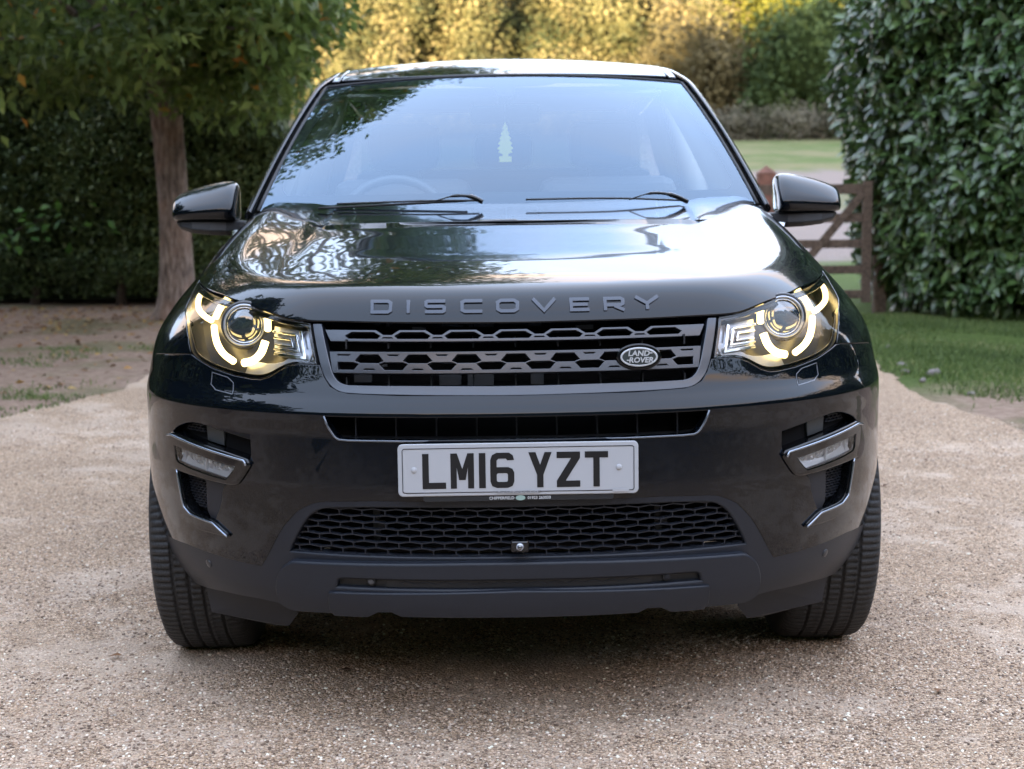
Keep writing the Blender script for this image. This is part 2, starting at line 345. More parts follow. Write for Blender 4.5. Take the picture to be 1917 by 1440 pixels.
# outlines of the body panels, metres in the car frame (one side; mirrored in code)
OUT = {
 'lamp': [(-0.815,0.691,1.016),(-0.818,0.61,0.988),(-0.821,0.543,0.959),(-0.802,0.462,0.936),(-0.783,0.381,0.9),(-0.77,0.338,0.871),(-0.75,0.306,0.858),(-0.711,0.26,0.843),(-0.65,0.207,0.83),(-0.605,0.175,0.825),(-0.582,0.162,0.826),(-0.561,0.153,0.832),(-0.529,0.143,0.851),(-0.507,0.135,0.86),(-0.486,0.127,0.863),(-0.448,0.112,0.861),(-0.456,0.129,0.904),(-0.464,0.151,0.95),(-0.52,0.182,0.956),(-0.567,0.224,0.97),(-0.627,0.291,0.982),(-0.685,0.376,0.991),(-0.752,0.504,1.001),(-0.791,0.612,1.01)],
 'hood_front': [(-0.818,0.715,1.02),(-0.792,0.626,1.014),(-0.754,0.518,1.004),(-0.686,0.387,0.996),(-0.628,0.299,0.986),(-0.567,0.228,0.974),(-0.52,0.186,0.961),(-0.487,0.167,0.958),(-0.439,0.145,0.958),(-0.316,0.108,0.956),(-0.196,0.087,0.955),(0.006,0.078,0.953)],
 'bump_top': [(-0.442,0.109,0.858),(-0.433,0.098,0.833),(-0.418,0.086,0.812),(-0.398,0.075,0.802),(-0.376,0.067,0.798),(-0.262,0.042,0.795),(-0.126,0.028,0.795),(0.003,0.024,0.794)],
 'lamp_low': [(-0.771,0.335,0.864),(-0.75,0.303,0.854),(-0.711,0.258,0.839),(-0.65,0.205,0.826),(-0.605,0.173,0.821),(-0.582,0.16,0.821),(-0.56,0.151,0.828),(-0.528,0.141,0.847),(-0.506,0.133,0.856),(-0.486,0.126,0.859),(-0.442,0.109,0.858)],
 'sur_out': [(-0.458,0.148,0.95),(-0.453,0.134,0.922),(-0.447,0.121,0.893),(-0.439,0.108,0.86),(-0.43,0.098,0.835),(-0.415,0.087,0.816),(-0.398,0.078,0.806),(-0.376,0.07,0.802),(-0.262,0.045,0.8),(-0.126,0.03,0.799),(0.003,0.027,0.798)],
 'sur_in': [(-0.44,0.141,0.95),(-0.435,0.127,0.922),(-0.426,0.112,0.885),(-0.419,0.101,0.858),(-0.413,0.094,0.839),(-0.401,0.085,0.824),(-0.386,0.079,0.818),(-0.37,0.074,0.816),(-0.197,0.043,0.816),(0.004,0.034,0.814)],
 'slot': [(-0.428,0.053,0.752),(-0.42,0.053,0.729),(-0.412,0.051,0.715),(-0.403,0.05,0.703),(-0.391,0.046,0.698),(-0.316,0.028,0.698),(0.002,0.002,0.697),(0.002,-0.003,0.753)],
 'arch_trim': [(-0.594,0.159,0.39),(-0.578,0.144,0.417),(-0.551,0.12,0.467),(-0.532,0.107,0.496),(-0.514,0.097,0.516),(-0.497,0.087,0.534),(-0.476,0.077,0.546),(-0.455,0.069,0.555),(-0.43,0.06,0.559),(-0.32,0.03,0.564),(-0.0,0.004,0.564)],
 'mesh_open': [(-0.527,0.115,0.428),(-0.522,0.11,0.444),(-0.51,0.101,0.468),(-0.492,0.089,0.5),(-0.477,0.081,0.52),(-0.463,0.074,0.532),(-0.447,0.067,0.541),(-0.428,0.06,0.545),(-0.32,0.032,0.551),(-0.0,0.005,0.551),(-0.002,0.017,0.441),(-0.518,0.111,0.427)],
 'skid': [(-0.542,0.157,0.311),(-0.548,0.148,0.334),(-0.547,0.141,0.354),(-0.542,0.133,0.375),(-0.532,0.124,0.394),(-0.515,0.114,0.407),(-0.499,0.106,0.412),(-0.002,0.02,0.422),(-0.003,0.043,0.307),(-0.261,0.062,0.308),(-0.283,0.061,0.318),(-0.315,0.068,0.317),(-0.339,0.08,0.304),(-0.423,0.107,0.302),(-0.505,0.146,0.297),(-0.526,0.154,0.301)],
 'skid_slot': [(-0.412,0.083,0.358),(-0.409,0.077,0.381),(-0.4,0.073,0.388),(-0.385,0.068,0.39),(-0.002,0.024,0.393),(-0.003,0.028,0.363)],
 'skid_lip': [(-0.42,0.087,0.351),(-0.003,0.028,0.36),(-0.003,0.043,0.307),(-0.261,0.062,0.308),(-0.283,0.061,0.318),(-0.315,0.068,0.317),(-0.339,0.08,0.304),(-0.412,0.103,0.302),(-0.42,0.099,0.315)],
 'tex_panel': [(-0.296,0.047,0.391),(-0.002,0.024,0.391),(-0.003,0.027,0.365),(-0.296,0.051,0.365)],
 'skirt_top': [(-0.878,0.48,0.396),(-0.8,0.342,0.403),(-0.723,0.257,0.397),(-0.655,0.2,0.392),(-0.594,0.159,0.39)],
 'skirt_bot': [(-0.864,0.493,0.339),(-0.848,0.52,0.291),(-0.822,0.508,0.266),(-0.777,0.404,0.279),(-0.713,0.305,0.292),(-0.604,0.204,0.298),(-0.544,0.169,0.294),(-0.506,0.148,0.294),(-0.423,0.109,0.299),(-0.003,0.044,0.306)],
 'washer': [(-0.707,0.252,0.831),(-0.65,0.203,0.82),(-0.651,0.184,0.787),(-0.711,0.238,0.795)],
 'pocket': [(-0.823,0.334,0.68),(-0.808,0.314,0.697),(-0.768,0.266,0.715),(-0.729,0.227,0.714),(-0.652,0.167,0.699),(-0.605,0.137,0.689),(-0.604,0.136,0.643),(-0.627,0.15,0.6),(-0.665,0.177,0.581),(-0.682,0.19,0.566),(-0.687,0.198,0.527),(-0.711,0.227,0.475),(-0.743,0.255,0.477),(-0.777,0.29,0.484),(-0.797,0.31,0.499),(-0.804,0.312,0.545),(-0.813,0.32,0.589)],
 'bezel_out': [(-0.824,0.334,0.673),(-0.81,0.316,0.676),(-0.615,0.142,0.641),(-0.61,0.139,0.63),(-0.636,0.156,0.591),(-0.648,0.165,0.584),(-0.672,0.182,0.584),(-0.818,0.326,0.597)],
 'bezel_in': [(-0.808,0.313,0.652),(-0.792,0.294,0.653),(-0.638,0.158,0.626),(-0.642,0.16,0.615),(-0.662,0.174,0.591),(-0.671,0.18,0.589),(-0.795,0.297,0.608),(-0.804,0.309,0.619)],
 'blade': [(-0.813,0.32,0.593),(-0.804,0.308,0.593),(-0.797,0.302,0.55),(-0.789,0.3,0.506),(-0.771,0.282,0.49),(-0.741,0.252,0.485),(-0.709,0.224,0.481),(-0.671,0.198,0.453),(-0.712,0.231,0.455),(-0.757,0.275,0.457),(-0.797,0.317,0.469),(-0.818,0.34,0.491),(-0.824,0.338,0.54)],
 'vent_mesh': [(-0.802,0.306,0.587),(-0.735,0.233,0.589),(-0.735,0.243,0.502),(-0.762,0.271,0.502),(-0.784,0.292,0.513),(-0.796,0.301,0.546)],
 'vent_panel': [(-0.733,0.232,0.587),(-0.681,0.189,0.578),(-0.684,0.194,0.546),(-0.689,0.199,0.526),(-0.699,0.212,0.499),(-0.711,0.226,0.477),(-0.727,0.238,0.487),(-0.735,0.243,0.502)],
 'vent_top': [(-0.792,0.293,0.7),(-0.765,0.264,0.709),(-0.747,0.245,0.706),(-0.742,0.24,0.688),(-0.784,0.284,0.69),(-0.799,0.302,0.687)],
 'pocket_patch': [(-0.741,0.239,0.707),(-0.693,0.197,0.702),(-0.694,0.198,0.664),(-0.738,0.237,0.671)],
 'sens1': [(-0.33,0.056,0.377)],
 'sens2': [(-0.739,0.283,0.367)],
 'badge': [(0.285,0.072,0.872)],
 'camera': [(0.003,0.015,0.461)],
 'plate': [(-0.263,0.019,0.695),(0.263,0.019,0.693),(0.265,0.02,0.58),(-0.263,0.019,0.58)],
 'drl1': [(-0.807,0.694,0.993),(-0.802,0.627,0.977),(-0.792,0.563,0.962),(-0.775,0.504,0.952),(-0.752,0.448,0.944),(-0.732,0.409,0.939)],
 'drl2': [(-0.705,0.449,0.983),(-0.714,0.428,0.966),(-0.721,0.405,0.947)],
 'drl3': [(-0.72,0.373,0.927),(-0.712,0.339,0.907),(-0.7,0.306,0.887),(-0.681,0.277,0.869),(-0.655,0.247,0.856)],
 'drl4': [(-0.629,0.228,0.854),(-0.605,0.213,0.861),(-0.585,0.207,0.879),(-0.575,0.214,0.905)],
 'drl5': [(-0.581,0.27,0.966),(-0.573,0.246,0.951),(-0.57,0.226,0.93)],
 'proj': [(-0.634,0.286,0.937)],
 'turn_out': [(-0.557,0.243,0.959),(-0.47,0.177,0.943),(-0.458,0.144,0.877),(-0.554,0.192,0.885)],
 'turn1': [(-0.485,0.183,0.941),(-0.476,0.152,0.879),(-0.551,0.191,0.886)],
 'turn2': [(-0.552,0.211,0.926),(-0.51,0.184,0.92),(-0.506,0.174,0.903),(-0.549,0.199,0.907)],
 'turn3': [(-0.554,0.223,0.94),(-0.498,0.184,0.932),(-0.49,0.163,0.893),(-0.552,0.196,0.898)],
}
# ---------------------------------------------------------------- the car
paint = mat('black_paint', (.0018, .0032, .0058), .15, spec=.04, coat=.8, coat_r=.012)
trim = mat('matte_trim', (.0140, .0168, .024), .48, spec=.38); grain(trim, 900, .25, .25, .0004)
gloss = mat('gloss_black', (.003, .0035, .0045), .15, spec=.04, coat=1., coat_r=.02)
bargrey = mat('satin_grey_bar', (.024, .029, .040), .30, metal=.3, spec=.7, coat=.6, coat_r=.2)
hole = mat('dark_void', (.004, .004, .005), .8, spec=.2)
darkpl = mat('dark_plastic', (.012, .013, .015), .55)
chrome = mat('chrome', (.75, .77, .80), .08, metal=1.)
lamp_dark = mat('lamp_housing', (.040, .042, .046), .28, spec=.6)
lamp_sil = mat('lamp_silver', (.45, .48, .54), .28, metal=.6)
rubber = mat('rubber', (.014, .014, .015), .6)
whitep = mat('plate_white', (.42, .43, .45), .35); blackp = mat('plate_black', (.008, .008, .009), .4)
cover = glassmat('lamp_cover', (.97, .97, .97), .0, .8)
wglass = glassmat('windscreen_glass', (.70, .78, .80), .06, 1.25, rc=(.64, .81, 1.0))
sglass = glassmat('side_glass', (.75, .80, .80), .03, 1.3)
drl = mat('lit_strip', (1, .9, .7), .4, emit=(1, .70, .24), es=.36)
lensm = mat('projector_lens', (.02, .035, .055), .03, spec=1., coat=1., ior=1.8)

CAR = tag(empty('car', (.013, 3.41, 0)), 'black SUV with lit headlamps parked facing the camera on the gravel', 'car')
CAR.rotation_euler = (0, -.0035, .0105)
def mir(P): P = np.array(P, float); P[:, 0] *= -1; return P
def zero(P):
    P = np.array(P, float); P[np.abs(P[:, 0]) < .012, 0] = 0; return P
def G3(k, sg=1, soft=True):
    P = np.array(OUT[k], float); return P if sg < 0 else mir(P)
def symm(L):      # left half (start anywhere, ends at x=0) -> full, from left to right
    L = zero(L); return np.concatenate([L, mir(L[::-1])[1:] if L[-1, 0] == 0 else mir(L[::-1])])
NB = grad
def sides(): return (-1, 1)
def fmap(q): return map_front(q)

faint = mat('faint_grey', (.07, .072, .078), .4)
# --- bonnet
hf = np.array(OUT['hood_front'])
hf2 = symm(hf)
Ledge = [(-.803, .78), (-.806, .95), (-.800, 1.10), (-.790, 1.24), (-.772, 1.315), (-.752, 1.325)]
rear = [(-.735, 1.300), (-.700, 1.245), (-.645, 1.16), (-.590, 1.075), (-.555, 1.005), (-.50, .972), (-.3, .962), (0, .957)]
def mx2(L): return [(-x, y) for x, y in L[::-1]]
rear_full = rear+mx2(rear)[1:]
hood2 = [tuple(p[:2]) for p in hf2]+mx2(Ledge)
hood_rear = [(-x, y) for x, y in rear_full]
hood_poly = inv_lip(np.concatenate([hf2, top3([(-x, y) for x, y in Ledge]), top3([(-x, y) for x, y in rear_full]), top3(Ledge[::-1])]))
bonnet = build_panel('bonnet', soften(hood_poly, 30), [], map_lip, paint, CAR, h=.012, depth=.02, bev=.003, nrm=NB)
# --- cowl (raised scuttle behind the bonnet)
cw = [(x, y+.006) for x, y in rear_full]
cowl_poly = np.array(cw+[(.745, 1.42), (.5, 1.30), (0, 1.25), (-.5, 1.30), (-.745, 1.42)])
build_panel('cowl', cowl_poly, [], map_top, paint, CAR, h=.02, depth=.02, nrm=NB)

# --- DISCOVERY-style raised letters on the bonnet lip
def lip(cx, w, sg=1):
    pass
LET = {  # strokes in a 1 x 1 box
 'D': [([(.08, .08), (.08, .92), (.80, .92), (.92, .78), (.92, .22), (.80, .08)], True)],
 'I': [([(.5, 0), (.5, 1)], False)],
 'S': [([(.95, .91), (.14, .91), (.08, .84), (.08, .58), (.16, .5), (.84, .5), (.92, .42), (.92, .16), (.86, .09), (.05, .09)], False)],
 'C': [([(.97, .91), (.22, .91), (.09, .80), (.09, .20), (.22, .09), (.97, .09)], False)],
 'O': [([(.08, .24), (.08, .76), (.22, .91), (.78, .91), (.92, .76), (.92, .24), (.78, .09), (.22, .09)], True)],
 'V': [([(.06, 1), (.5, .08), (.94, 1)], False)],
 'E': [([(.97, .91), (.09, .91), (.09, .09), (.97, .09)], False), ([(.16, .5), (.9, .5)], False)],
 'R': [([(.08, 0), (.08, .91), (.82, .91), (.92, .82), (.92, .50), (.82, .41), (.16, .41)], False), ([(.52, .34), (.96, .0)], False)],
 'Y': [([(.05, 1), (.5, .46), (.95, 1)], False), ([(.5, .40), (.5, 0)], False)],
}
let_px = [('D', 690, 733), ('I', 757, 771), ('S', 795, 837), ('C', 864, 908), ('O', 933, 978), ('V', 1002, 1050), ('E', 1075, 1114), ('R', 1141, 1182), ('Y', 1202, 1251)]
letmat = mat('letter_grey', (.035, .04, .052), .22, metal=.6, coat=.7)
def arcparam(q):   # (x, s) on the lip: s = height fraction converted to position by walking down the nose
    x = q[:, 0]; zt = .984+q[:, 1]
    return map_front(np.stack([x, zt-.010*0], 1))
for ch, a, b in let_px:
    x0 = (a-970)/863; x1 = (b-970)/863
    V = []; F = []; NN = []
    for pts, cl in LET[ch]:
        w = x1-x0 if ch != 'I' else .0085; H_ = .0265; z0 = .9725
        P = [(x0+(x1-x0)*px, z0+H_*pz) for px, pz in pts]
        o_, hs = stroke(P, .0058, cl)
        v, f, n_ = build_panel('letter', o_, hs, map_front, letmat, off=.0035, h=.02, depth=.004, bev=.0012, nrm=NB, inner=False, raw=True)
        k = len(V); V += v; NN += n_; F += [tuple(i+k for i in t) for t in f]
    mk('letter', V, F, letmat, bonnet, True, NN)

# --- headlamps
for sg in sides():
    lo = G3('lamp', sg); lo2 = soften(inv_cyl(lo), 40)
    hl = empty('headlight'); hl.parent = CAR
    hous = build_panel('housing', lo2, [], map_cyl, lamp_dark, hl, off=-.058, h=.02, depth=.002, nrm=NB)
    # side wall of the bowl
    L3 = map_cyl(resample(lo2, .01)); n3 = NB(L3); k = len(L3)
    V = list(L3-n3*.003)+list(L3-n3*.062); mk('bowl_wall', V, [(i, (i+1) % k, k+(i+1) % k, k+i) for i in range(k)], lamp_dark, hl)
    c_p = lo2.mean(0)
    build_panel('lens_cover', c_p+(lo2-c_p)*.994, [], map_cyl, cover, hl, off=-.001, h=.012, depth=.004, bev=.002, nrm=NB)
    # black band printed under the edge of the cover
    inn = c_p+(lo2-c_p)*np.array([.965, .90]); 
    build_panel('edge_band', c_p+(lo2-c_p)*.99, [inn], map_cyl, gloss, hl, off=-.010, h=.012, depth=.004, nrm=NB)
    for nm, rr in (('drl1', .0070), ('drl2', .0082), ('drl3', .0080), ('drl4', .0092), ('drl5', .0080)):
        V, F = sweep(smoothpts(G3(nm, sg), 5), rr, 10); mk('light_strip', V, F, drl, hl)
    pc = G3('proj', sg)[0]; nd = np.array([sg*.10, -1, .10]); nd /= np.linalg.norm(nd); pc = pc+nd*-.004
    u1 = np.cross(nd, [0, 0, 1.]); u1 /= np.linalg.norm(u1); u2 = np.cross(u1, nd); Rm_ = np.stack([u1, -nd, u2], 1)
    def place(V): return (np.array(V)@Rm_.T)+pc
    V, F = lathe([(-.004+.014*math.cos(a_), .0415*math.sin(a_)+.0002) for a_ in np.linspace(math.pi/2, 0, 12)], 48, 'y')
    V = np.array(V); mk('projector_lens', place(V), F, lensm, hl)
    def ring(R0, r0, y0, m_, nm):
        pts = [(R0*math.cos(t), y0, R0*math.sin(t)) for t in np.linspace(0, 2*math.pi, 49)[:-1]]
        V, F = sweep(pts, r0, 8, True); mk(nm, place(V), F, m_, hl)
    ring(.0415, .0022, -.002, chrome, 'lens_ring'); ring(.0475, .003, -.004, lamp_sil, 'lens_ring'); ring(.053, .004, 0, lamp_dark, 'lens_ring')
    V, F = lathe([(-.004, .058), (.002, .056), (.0, .050), (-.03, .042)], 48, 'y'); mk('lens_shroud', place(V), F, lamp_dark, hl)
    # silver indicator reflector with nested channels
    to = inv_cyl(G3('turn_out', sg)); build_panel('indicator_reflector', to, [], map_cyl, lamp_sil, hl, off=-.040, h=.02, depth=.01, nrm=NB)
    for k_, nm in enumerate(('turn1', 'turn2', 'turn3')):
        P = inv_cyl(G3(nm, sg)); o_, hs = stroke(P, .0050 if k_ == 0 else .0028); build_panel('light_channel', o_, hs, map_cyl, chrome, hl, off=-.026, h=.02, depth=.008, nrm=NB, inner=False)
    for k_ in (.36, .55):
        P0 = inv_cyl(G3('turn2', sg)); P1 = inv_cyl(G3('turn1', sg)); 
        P = np.stack([P0[1]*(1-k_)+P1[0]*k_, P0[2]*(1-k_)+P1[1]*k_, P0[3]*(1-k_)+P1[2]*k_]); o_, hs = stroke(P, .0022)
        build_panel('light_channel', o_, hs, map_cyl, chrome, hl, off=-.030, h=.02, depth=.006, nrm=NB, inner=False)
    # lower silver shelf of the lamp on the inner side
    sh = inv_cyl(G3('lamp', sg))[[8, 9, 10, 11, 12, 13, 14]]; top = sh[::-1]*np.array([.985, 1])+np.array([0, .038]); 
    build_panel('lower_shelf', np.concatenate([sh+np.array([0, .004]), top]), [], map_cyl, lamp_sil, hl, off=-.035, h=.02, depth=.004, nrm=NB)

# --- painted front bumper
bt = inv_cyl(np.array(OUT['lamp_low'])); gt = inv_cyl(zero(OUT['bump_top']))
st = inv_cyl(np.array(OUT['skirt_top'])); at_ = inv_cyl(zero(OUT['arch_trim']))
arch_edge = inv_cyl([(-.945, .500, .40), (-.95, .505, .47), (-.95, .53, .55), (-.95, .57, .63), (-.948, .62, .70)])
joint = inv_cyl([(-.945, .585, .76), (-.93, .52, .845)])
left = list(gt[::-1])+list(bt[::-1])+list(joint[::-1])+list(arch_edge[::-1])+list(st)+list(at_[1:])
left = np.array(left)       # from the centre top, out and round to the centre bottom
full = np.concatenate([left, left[::-1][1:-1]*np.array([-1, 1])])
holes = []
sl_ = inv_cyl(zero(OUT['slot'])); slot_full = np.concatenate([sl_, sl_[::-1]*np.array([-1, 1])])
slot_full = np.concatenate([sl_[:-2], sl_[:-2][::-1]*np.array([-1, 1])])
holes.append(soften(slot_full, 50, 1))
for sg in sides():
    holes.append(soften(inv_cyl(G3('pocket', sg)), 50, 1))
    w_ = inv_cyl(G3('washer', sg)); c_w = w_.mean(0); holes.append(soften(c_w+(w_-c_w)*1.05, 95, 2))
bumper = build_panel('bumper', full, holes, map_cyl, paint, CAR, h=.0125, depth=.022, bev=.002, nrm=NB)
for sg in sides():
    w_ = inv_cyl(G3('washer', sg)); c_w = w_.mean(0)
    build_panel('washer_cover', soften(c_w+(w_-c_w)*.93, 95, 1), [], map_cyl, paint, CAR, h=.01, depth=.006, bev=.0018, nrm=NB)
    o_, hs = stroke(soften(soften(c_w+(w_-c_w)*.99, 95, 1), 10, 0), .0014, True); build_panel('washer_edge_highlight', o_, hs, map_cyl, mat('highlight_grey', (.16, .17, .19), .3, metal=.4), CAR, off=.0006, h=.01, depth=.003, bev=.0003, nrm=NB, inner=False)  # light grey ring paints the sky highlight of the cover's bevelled edge
# slot lining
sf = holes[0]; L3 = map_cyl(resample(sf, .02)); k = len(L3)
mk('slot_lining', list(L3+[0, .004, 0])+list(L3+[0, .07, 0]), [(i, (i+1) % k, k+(i+1) % k, k+i) for i in range(k)], darkpl, CAR)
b = MB(); b.box((0, .13, .725), (.9, .004, .09)); b.build('slot_back', hole, CAR)
for i in range(9):
    b = MB(); b.box((-.36+.09*i, .085+.05*abs(-.36+.09*i), .725), (.003, .05, .056)); b.build('slot_rib', trim, CAR)
# chrome-edged lip of the slot
P = map_cyl(soften(sl_[:-1], 50, 1)); P = P[P[:, 0] < 0]
lipc = [p for p in P]
for sg in sides():
    Q = np.array(lipc); Q = Q if sg < 0 else mir(Q)
Q = np.array(lipc); Q = np.concatenate([Q, mir(Q[::-1])]); V, F = sweep(Q+[0, -.0015, 0], .0028, 6); mk('slot_edge', V, F, mat('edge_grey', (.12, .135, .16), .25, metal=.5, coat=.5), CAR)

# --- matte skirt round the lower grille, down to the lip
sb = inv_cyl(zero(OUT['skirt_bot'])); left = np.concatenate([at_[::-1], st[::-1], np.array([[st[0][0]-.03, st[0][1]-.005], [sb[0][0]-.03, sb[0][1]]]), sb])
left[:, 1] = np.where(np.arange(len(left)) < len(at_)+len(st), left[:, 1]-.002, left[:, 1])
full = np.concatenate([left, left[::-1][1:-1]*np.array([-1, 1])])
mo = inv_cyl(zero(OUT['mesh_open'])); ml = mo[:-2]; mesh_poly = np.concatenate([ml, ml[::-1]*np.array([-1, 1])])
mesh_poly[:, 1] = mesh_poly[:, 1]
mesh_full = np.concatenate([mo[:-1], (mo[::-1][2:])*np.array([-1, 1])]) if False else mesh_poly
skirt = build_panel('skirt', full, [soften(mesh_poly, 60, 1)], map_cyl, trim, CAR, off=-.002, h=.016, depth=.03, bev=.004, nrm=NB)
# mesh (hexagonal wires)
def clip_add(mb, segs, poly, mp, off, w, d):
    for a, c in segs:
        a = np.array(a); c = np.array(c); q = a+(c-a)*np.linspace(0, 1, 5)[:, None]; ins = inpoly(q, poly)
        if ins.sum() < 2: continue
        i = np.where(ins)[0]; q = q[[i[0], i[-1]]]; P = mp(q); Nn = NB(P); P = P+Nn*off
        mb.bar(P[0], P[1], w, d, up=Nn[0])
def hexsegs(x0, x1, z0, z1, px, pz, flat=.5):
    """hexagons stretched sideways; px, pz periods"""
    segs = []; rows = int((z1-z0)/pz)+3; cols = int((x1-x0)/px)+3
    for j in range(-1, rows):
        for i in range(-1, cols):
            cx_ = x0+i*px+(px/2 if j % 2 else 0); cz = z0+j*pz; f = px*.5*flat; e = pz/3
            T_ = (cx_, cz+pz*.62); A = (cx_+px/2, cz+pz*.38); Bb = (cx_+px/2, cz-pz*.38); D_ = (cx_, cz-pz*.62)
            segs += [(T_, A), (A, Bb), (T_, (cx_-px/2, cz+pz*.38))]
    return segs
mb = MB(); mp_ = soften(mesh_poly, 60, 1)
clip_add(mb, hexsegs(-.56, .56, .44, .56, .0545, .0152), mp_, map_cyl, -.018, .0026, .012)
mb.build('mesh_grille', trim, CAR)
b = MB(); b.box((0, .24, .50), (1.15, .004, .16)); b.box((0, .2, .433), (1.1, .1, .003)); b.build('lower_grille_back', hole, CAR)
for x in (-.325, .325): b = MB(); b.box((x, .17, .50), (.016, .02, .12)); b.box((x+.012, .16, .485), (.014, .03, .02)); b.build('radiator_bracket', darkpl, CAR)
# --- skid plate
def full_of(k):
    a = inv_cyl(zero(OUT[k])); a = np.array([p for p in a]); return a
sk = full_of('skid'); i0 = 7      # point 7 is centre top, 8 centre bottom
sk_l = sk[:8]; sk_b = sk[8:]
half = np.concatenate([sk_l[::-1], sk_b[::-1]])    # centre top -> left -> centre bottom
skid_full = np.concatenate([half, half[::-1][1:-1]*np.array([-1, 1])])
sl2 = full_of('skid_slot'); h2 = sl2[:-2]; slot2 = np.concatenate([h2, h2[::-1]*np.array([-1, 1])])
skid = build_panel('skid_plate', soften(skid_full, 50, 1), [soften(slot2, 70, 1)], map_cyl, trim, CAR, off=.019, h=.016, depth=.03, bev=.006, nrm=NB)
build_panel('skid_recess', slot2*1.0, [], map_cyl, darkpl, skid, off=.002, h=.03, depth=.004, nrm=NB)
lp = full_of('skid_lip')
half = np.array([lp[i] for i in (1, 0, 8, 7, 6, 5, 4, 3, 2)])
lip_full = np.concatenate([half, half[::-1][1:-1]*np.array([-1, 1])])
build_panel('skid_lip', lip_full, [], map_cyl, trim, skid, off=.028, h=.016, depth=.014, bev=.004, nrm=NB)
tp = full_of('tex_panel'); tp = np.array([tp[0], tp[3], [-tp[3][0], tp[3][1]], [-tp[0][0], tp[0][1]]])
build_panel('textured_insert', tp, [], map_cyl, darkpl, skid, off=.007, h=.03, depth=.006, nrm=NB)
mb = MB()
for i in range(13):
    x = -.27+.045*i
    for a, c in (((x-.02, .372), (x, .377)), ((x, .377), (x+.02, .372)), ((x-.02, .384), (x, .389)), ((x, .389), (x+.02, .384))):
        P = map_cyl(np.array([a, c]));
        mb.bar(P[0]+[0, -.0085, 0], P[1]+[0, -.0085, 0], .0012, .002)
mb.build('insert_relief', trim, skid)
def disc(c, nrm_, r, d, m_, name, par, n=24, dome=.3):
    nd = np.array(nrm_, float); nd /= np.linalg.norm(nd); u1 = np.cross(nd, [0, 0, 1.]); u1 /= np.linalg.norm(u1); u2 = np.cross(u1, nd); Rr_ = np.stack([u1, -nd, u2], 1)
    V, F = lathe([(-d, r), (0, r), (d*dome, r*.8), (d*dome*1.3, .0001)], n, 'y'); return mk(name, np.array(V)@Rr_.T+np.array(c), F, m_, par, True)
for sg in sides():
    c = G3('sens1', sg)[0]; n_ = NB(c[None])[0]; disc(c+n_*.009, n_, .0105, .003, darkpl, 'sensor_ring', skid); disc(c+n_*.011, n_, .0068, .003, faint if sg < 0 else trim, 'parking_sensor', skid)
    c = G3('sens2', sg)[0]; n_ = NB(c[None])[0]; disc(c+n_*.0, n_, .010, .003, mat('sensor_paint', (.03, .033, .038), .3), 'parking_sensor', CAR)
# camera below the plate
cc = np.array([0.002, -.012, .463]); b = MB(); b.box(cc+[0, .012, 0], (.040, .02, .026)); fc = b.build('front_camera', gloss, CAR, bev=.004)
disc(cc+[0, -.000, 0], (0, -1, .1), .0085, .004, lamp_sil, 'camera_ring', fc); disc(cc+[0, -.004, 0], (0, -1, .1), .0055, .003, lensm, 'camera_lens', fc)

# --- main grille
so = inv_front(zero(OUT['sur_out'])); si = inv_front(zero(OUT['sur_in']))
half = np.concatenate([si[:1]+[0, .004], so[:1]+[0, .004], so, si[::-1]])
ring_poly = np.concatenate([so, so[::-1][1:]*np.array([-1, 1]), si*np.array([-1, 1]), si[::-1][1:]])
grille = build_panel('grille', soften(ring_poly, 50, 1), [], map_front, bargrey, CAR, off=-.004, h=.012, depth=.02, bev=.002, nrm=NB)
b = MB(); b.box((0, .26, .87), (.96, .004, .24)); b.box((0, .20, .797), (.74, .17, .003)); b.box((0, .25, .955), (.74, .17, .003)); b.build('radiator', hole, grille)
for x, z, w, h_ in ((-.22, .93, .03, .02), (-.30, .86, .012, .03), (-.15, .815, .05, .03), (-.08, .81, .06, .035), (.05, .81, .03, .03), (-.35, .82, .04, .02), (.16, .93, .04, .012)):
    b = MB(); b.box((x, .2, z), (w, .03, h_)); b.build('radiator_fitting', faint, grille)
for x in np.arange(-.38, .40, .095):
    b = MB(); b.box((x, .115+.1*x*x, .815), (.0035, .05, .03)); b.build('grille_rib', darkpl, grille)
    b = MB(); b.box((x, .125+.1*x*x, .905), (.0035, .05, .022)); b.build('grille_rib', darkpl, grille)
def zrow(v, Y=.06): return 1.25-(3.41+Y)*math.tan(PITCH-math.atan((720-v)/2950)) 
def bar_poly(zb, zt, xl, xr): return np.array([(xl, zb), (xr, zb), (xr, zt), (xl, zt)])
# upper bar
z = {r: zrow(r) for r in (612, 616, 625, 628, 631, 632, 635, 656, 660, 665, 668, 676, 679, 684, 690, 695)}
zt, zn, zb = zrow(614.5), zrow(624), zrow(635.5)
top = [(.432, zt)]; hol = []
per = .1137; x0 = -.345
cs = [x0+per*k for k in range(7)]; 
for c in cs[::-1]:
    top += [(c+.037, zt), (c+.040, zt), (c+.0, zt), (c-.037, zt)] if False else [(c+.030, zt), (c-.030, zt)]
    if c != cs[0]: top += [(c-.047, zn), (c-per+.047, zn)]
top += [(-.432, zt)]
upper = np.array([(-.420, zb), (.420, zb)]+top)
for c in cs:
    hol.append(np.array([(c-.026, zt-.0030), (c+.026, zt-.0030), (c+.042, zrow(625)), (c+.034, zb+.0045), (c-.034, zb+.0045), (c-.042, zrow(625))]))
for c in cs[:-1]:
    c2 = c+per/2; hol.append(np.array([(c2-.010, zn-.0035), (c2+.010, zn-.0035), (c2+.014, zb+.0055), (c2-.014, zb+.0055)]))
build_panel('grille_bar', upper, hol, map_front, bargrey, grille, off=-.012, h=.02, depth=.016, bev=.0012, nrm=NB)
zt, zb = zrow(656.5), zrow(694.5)
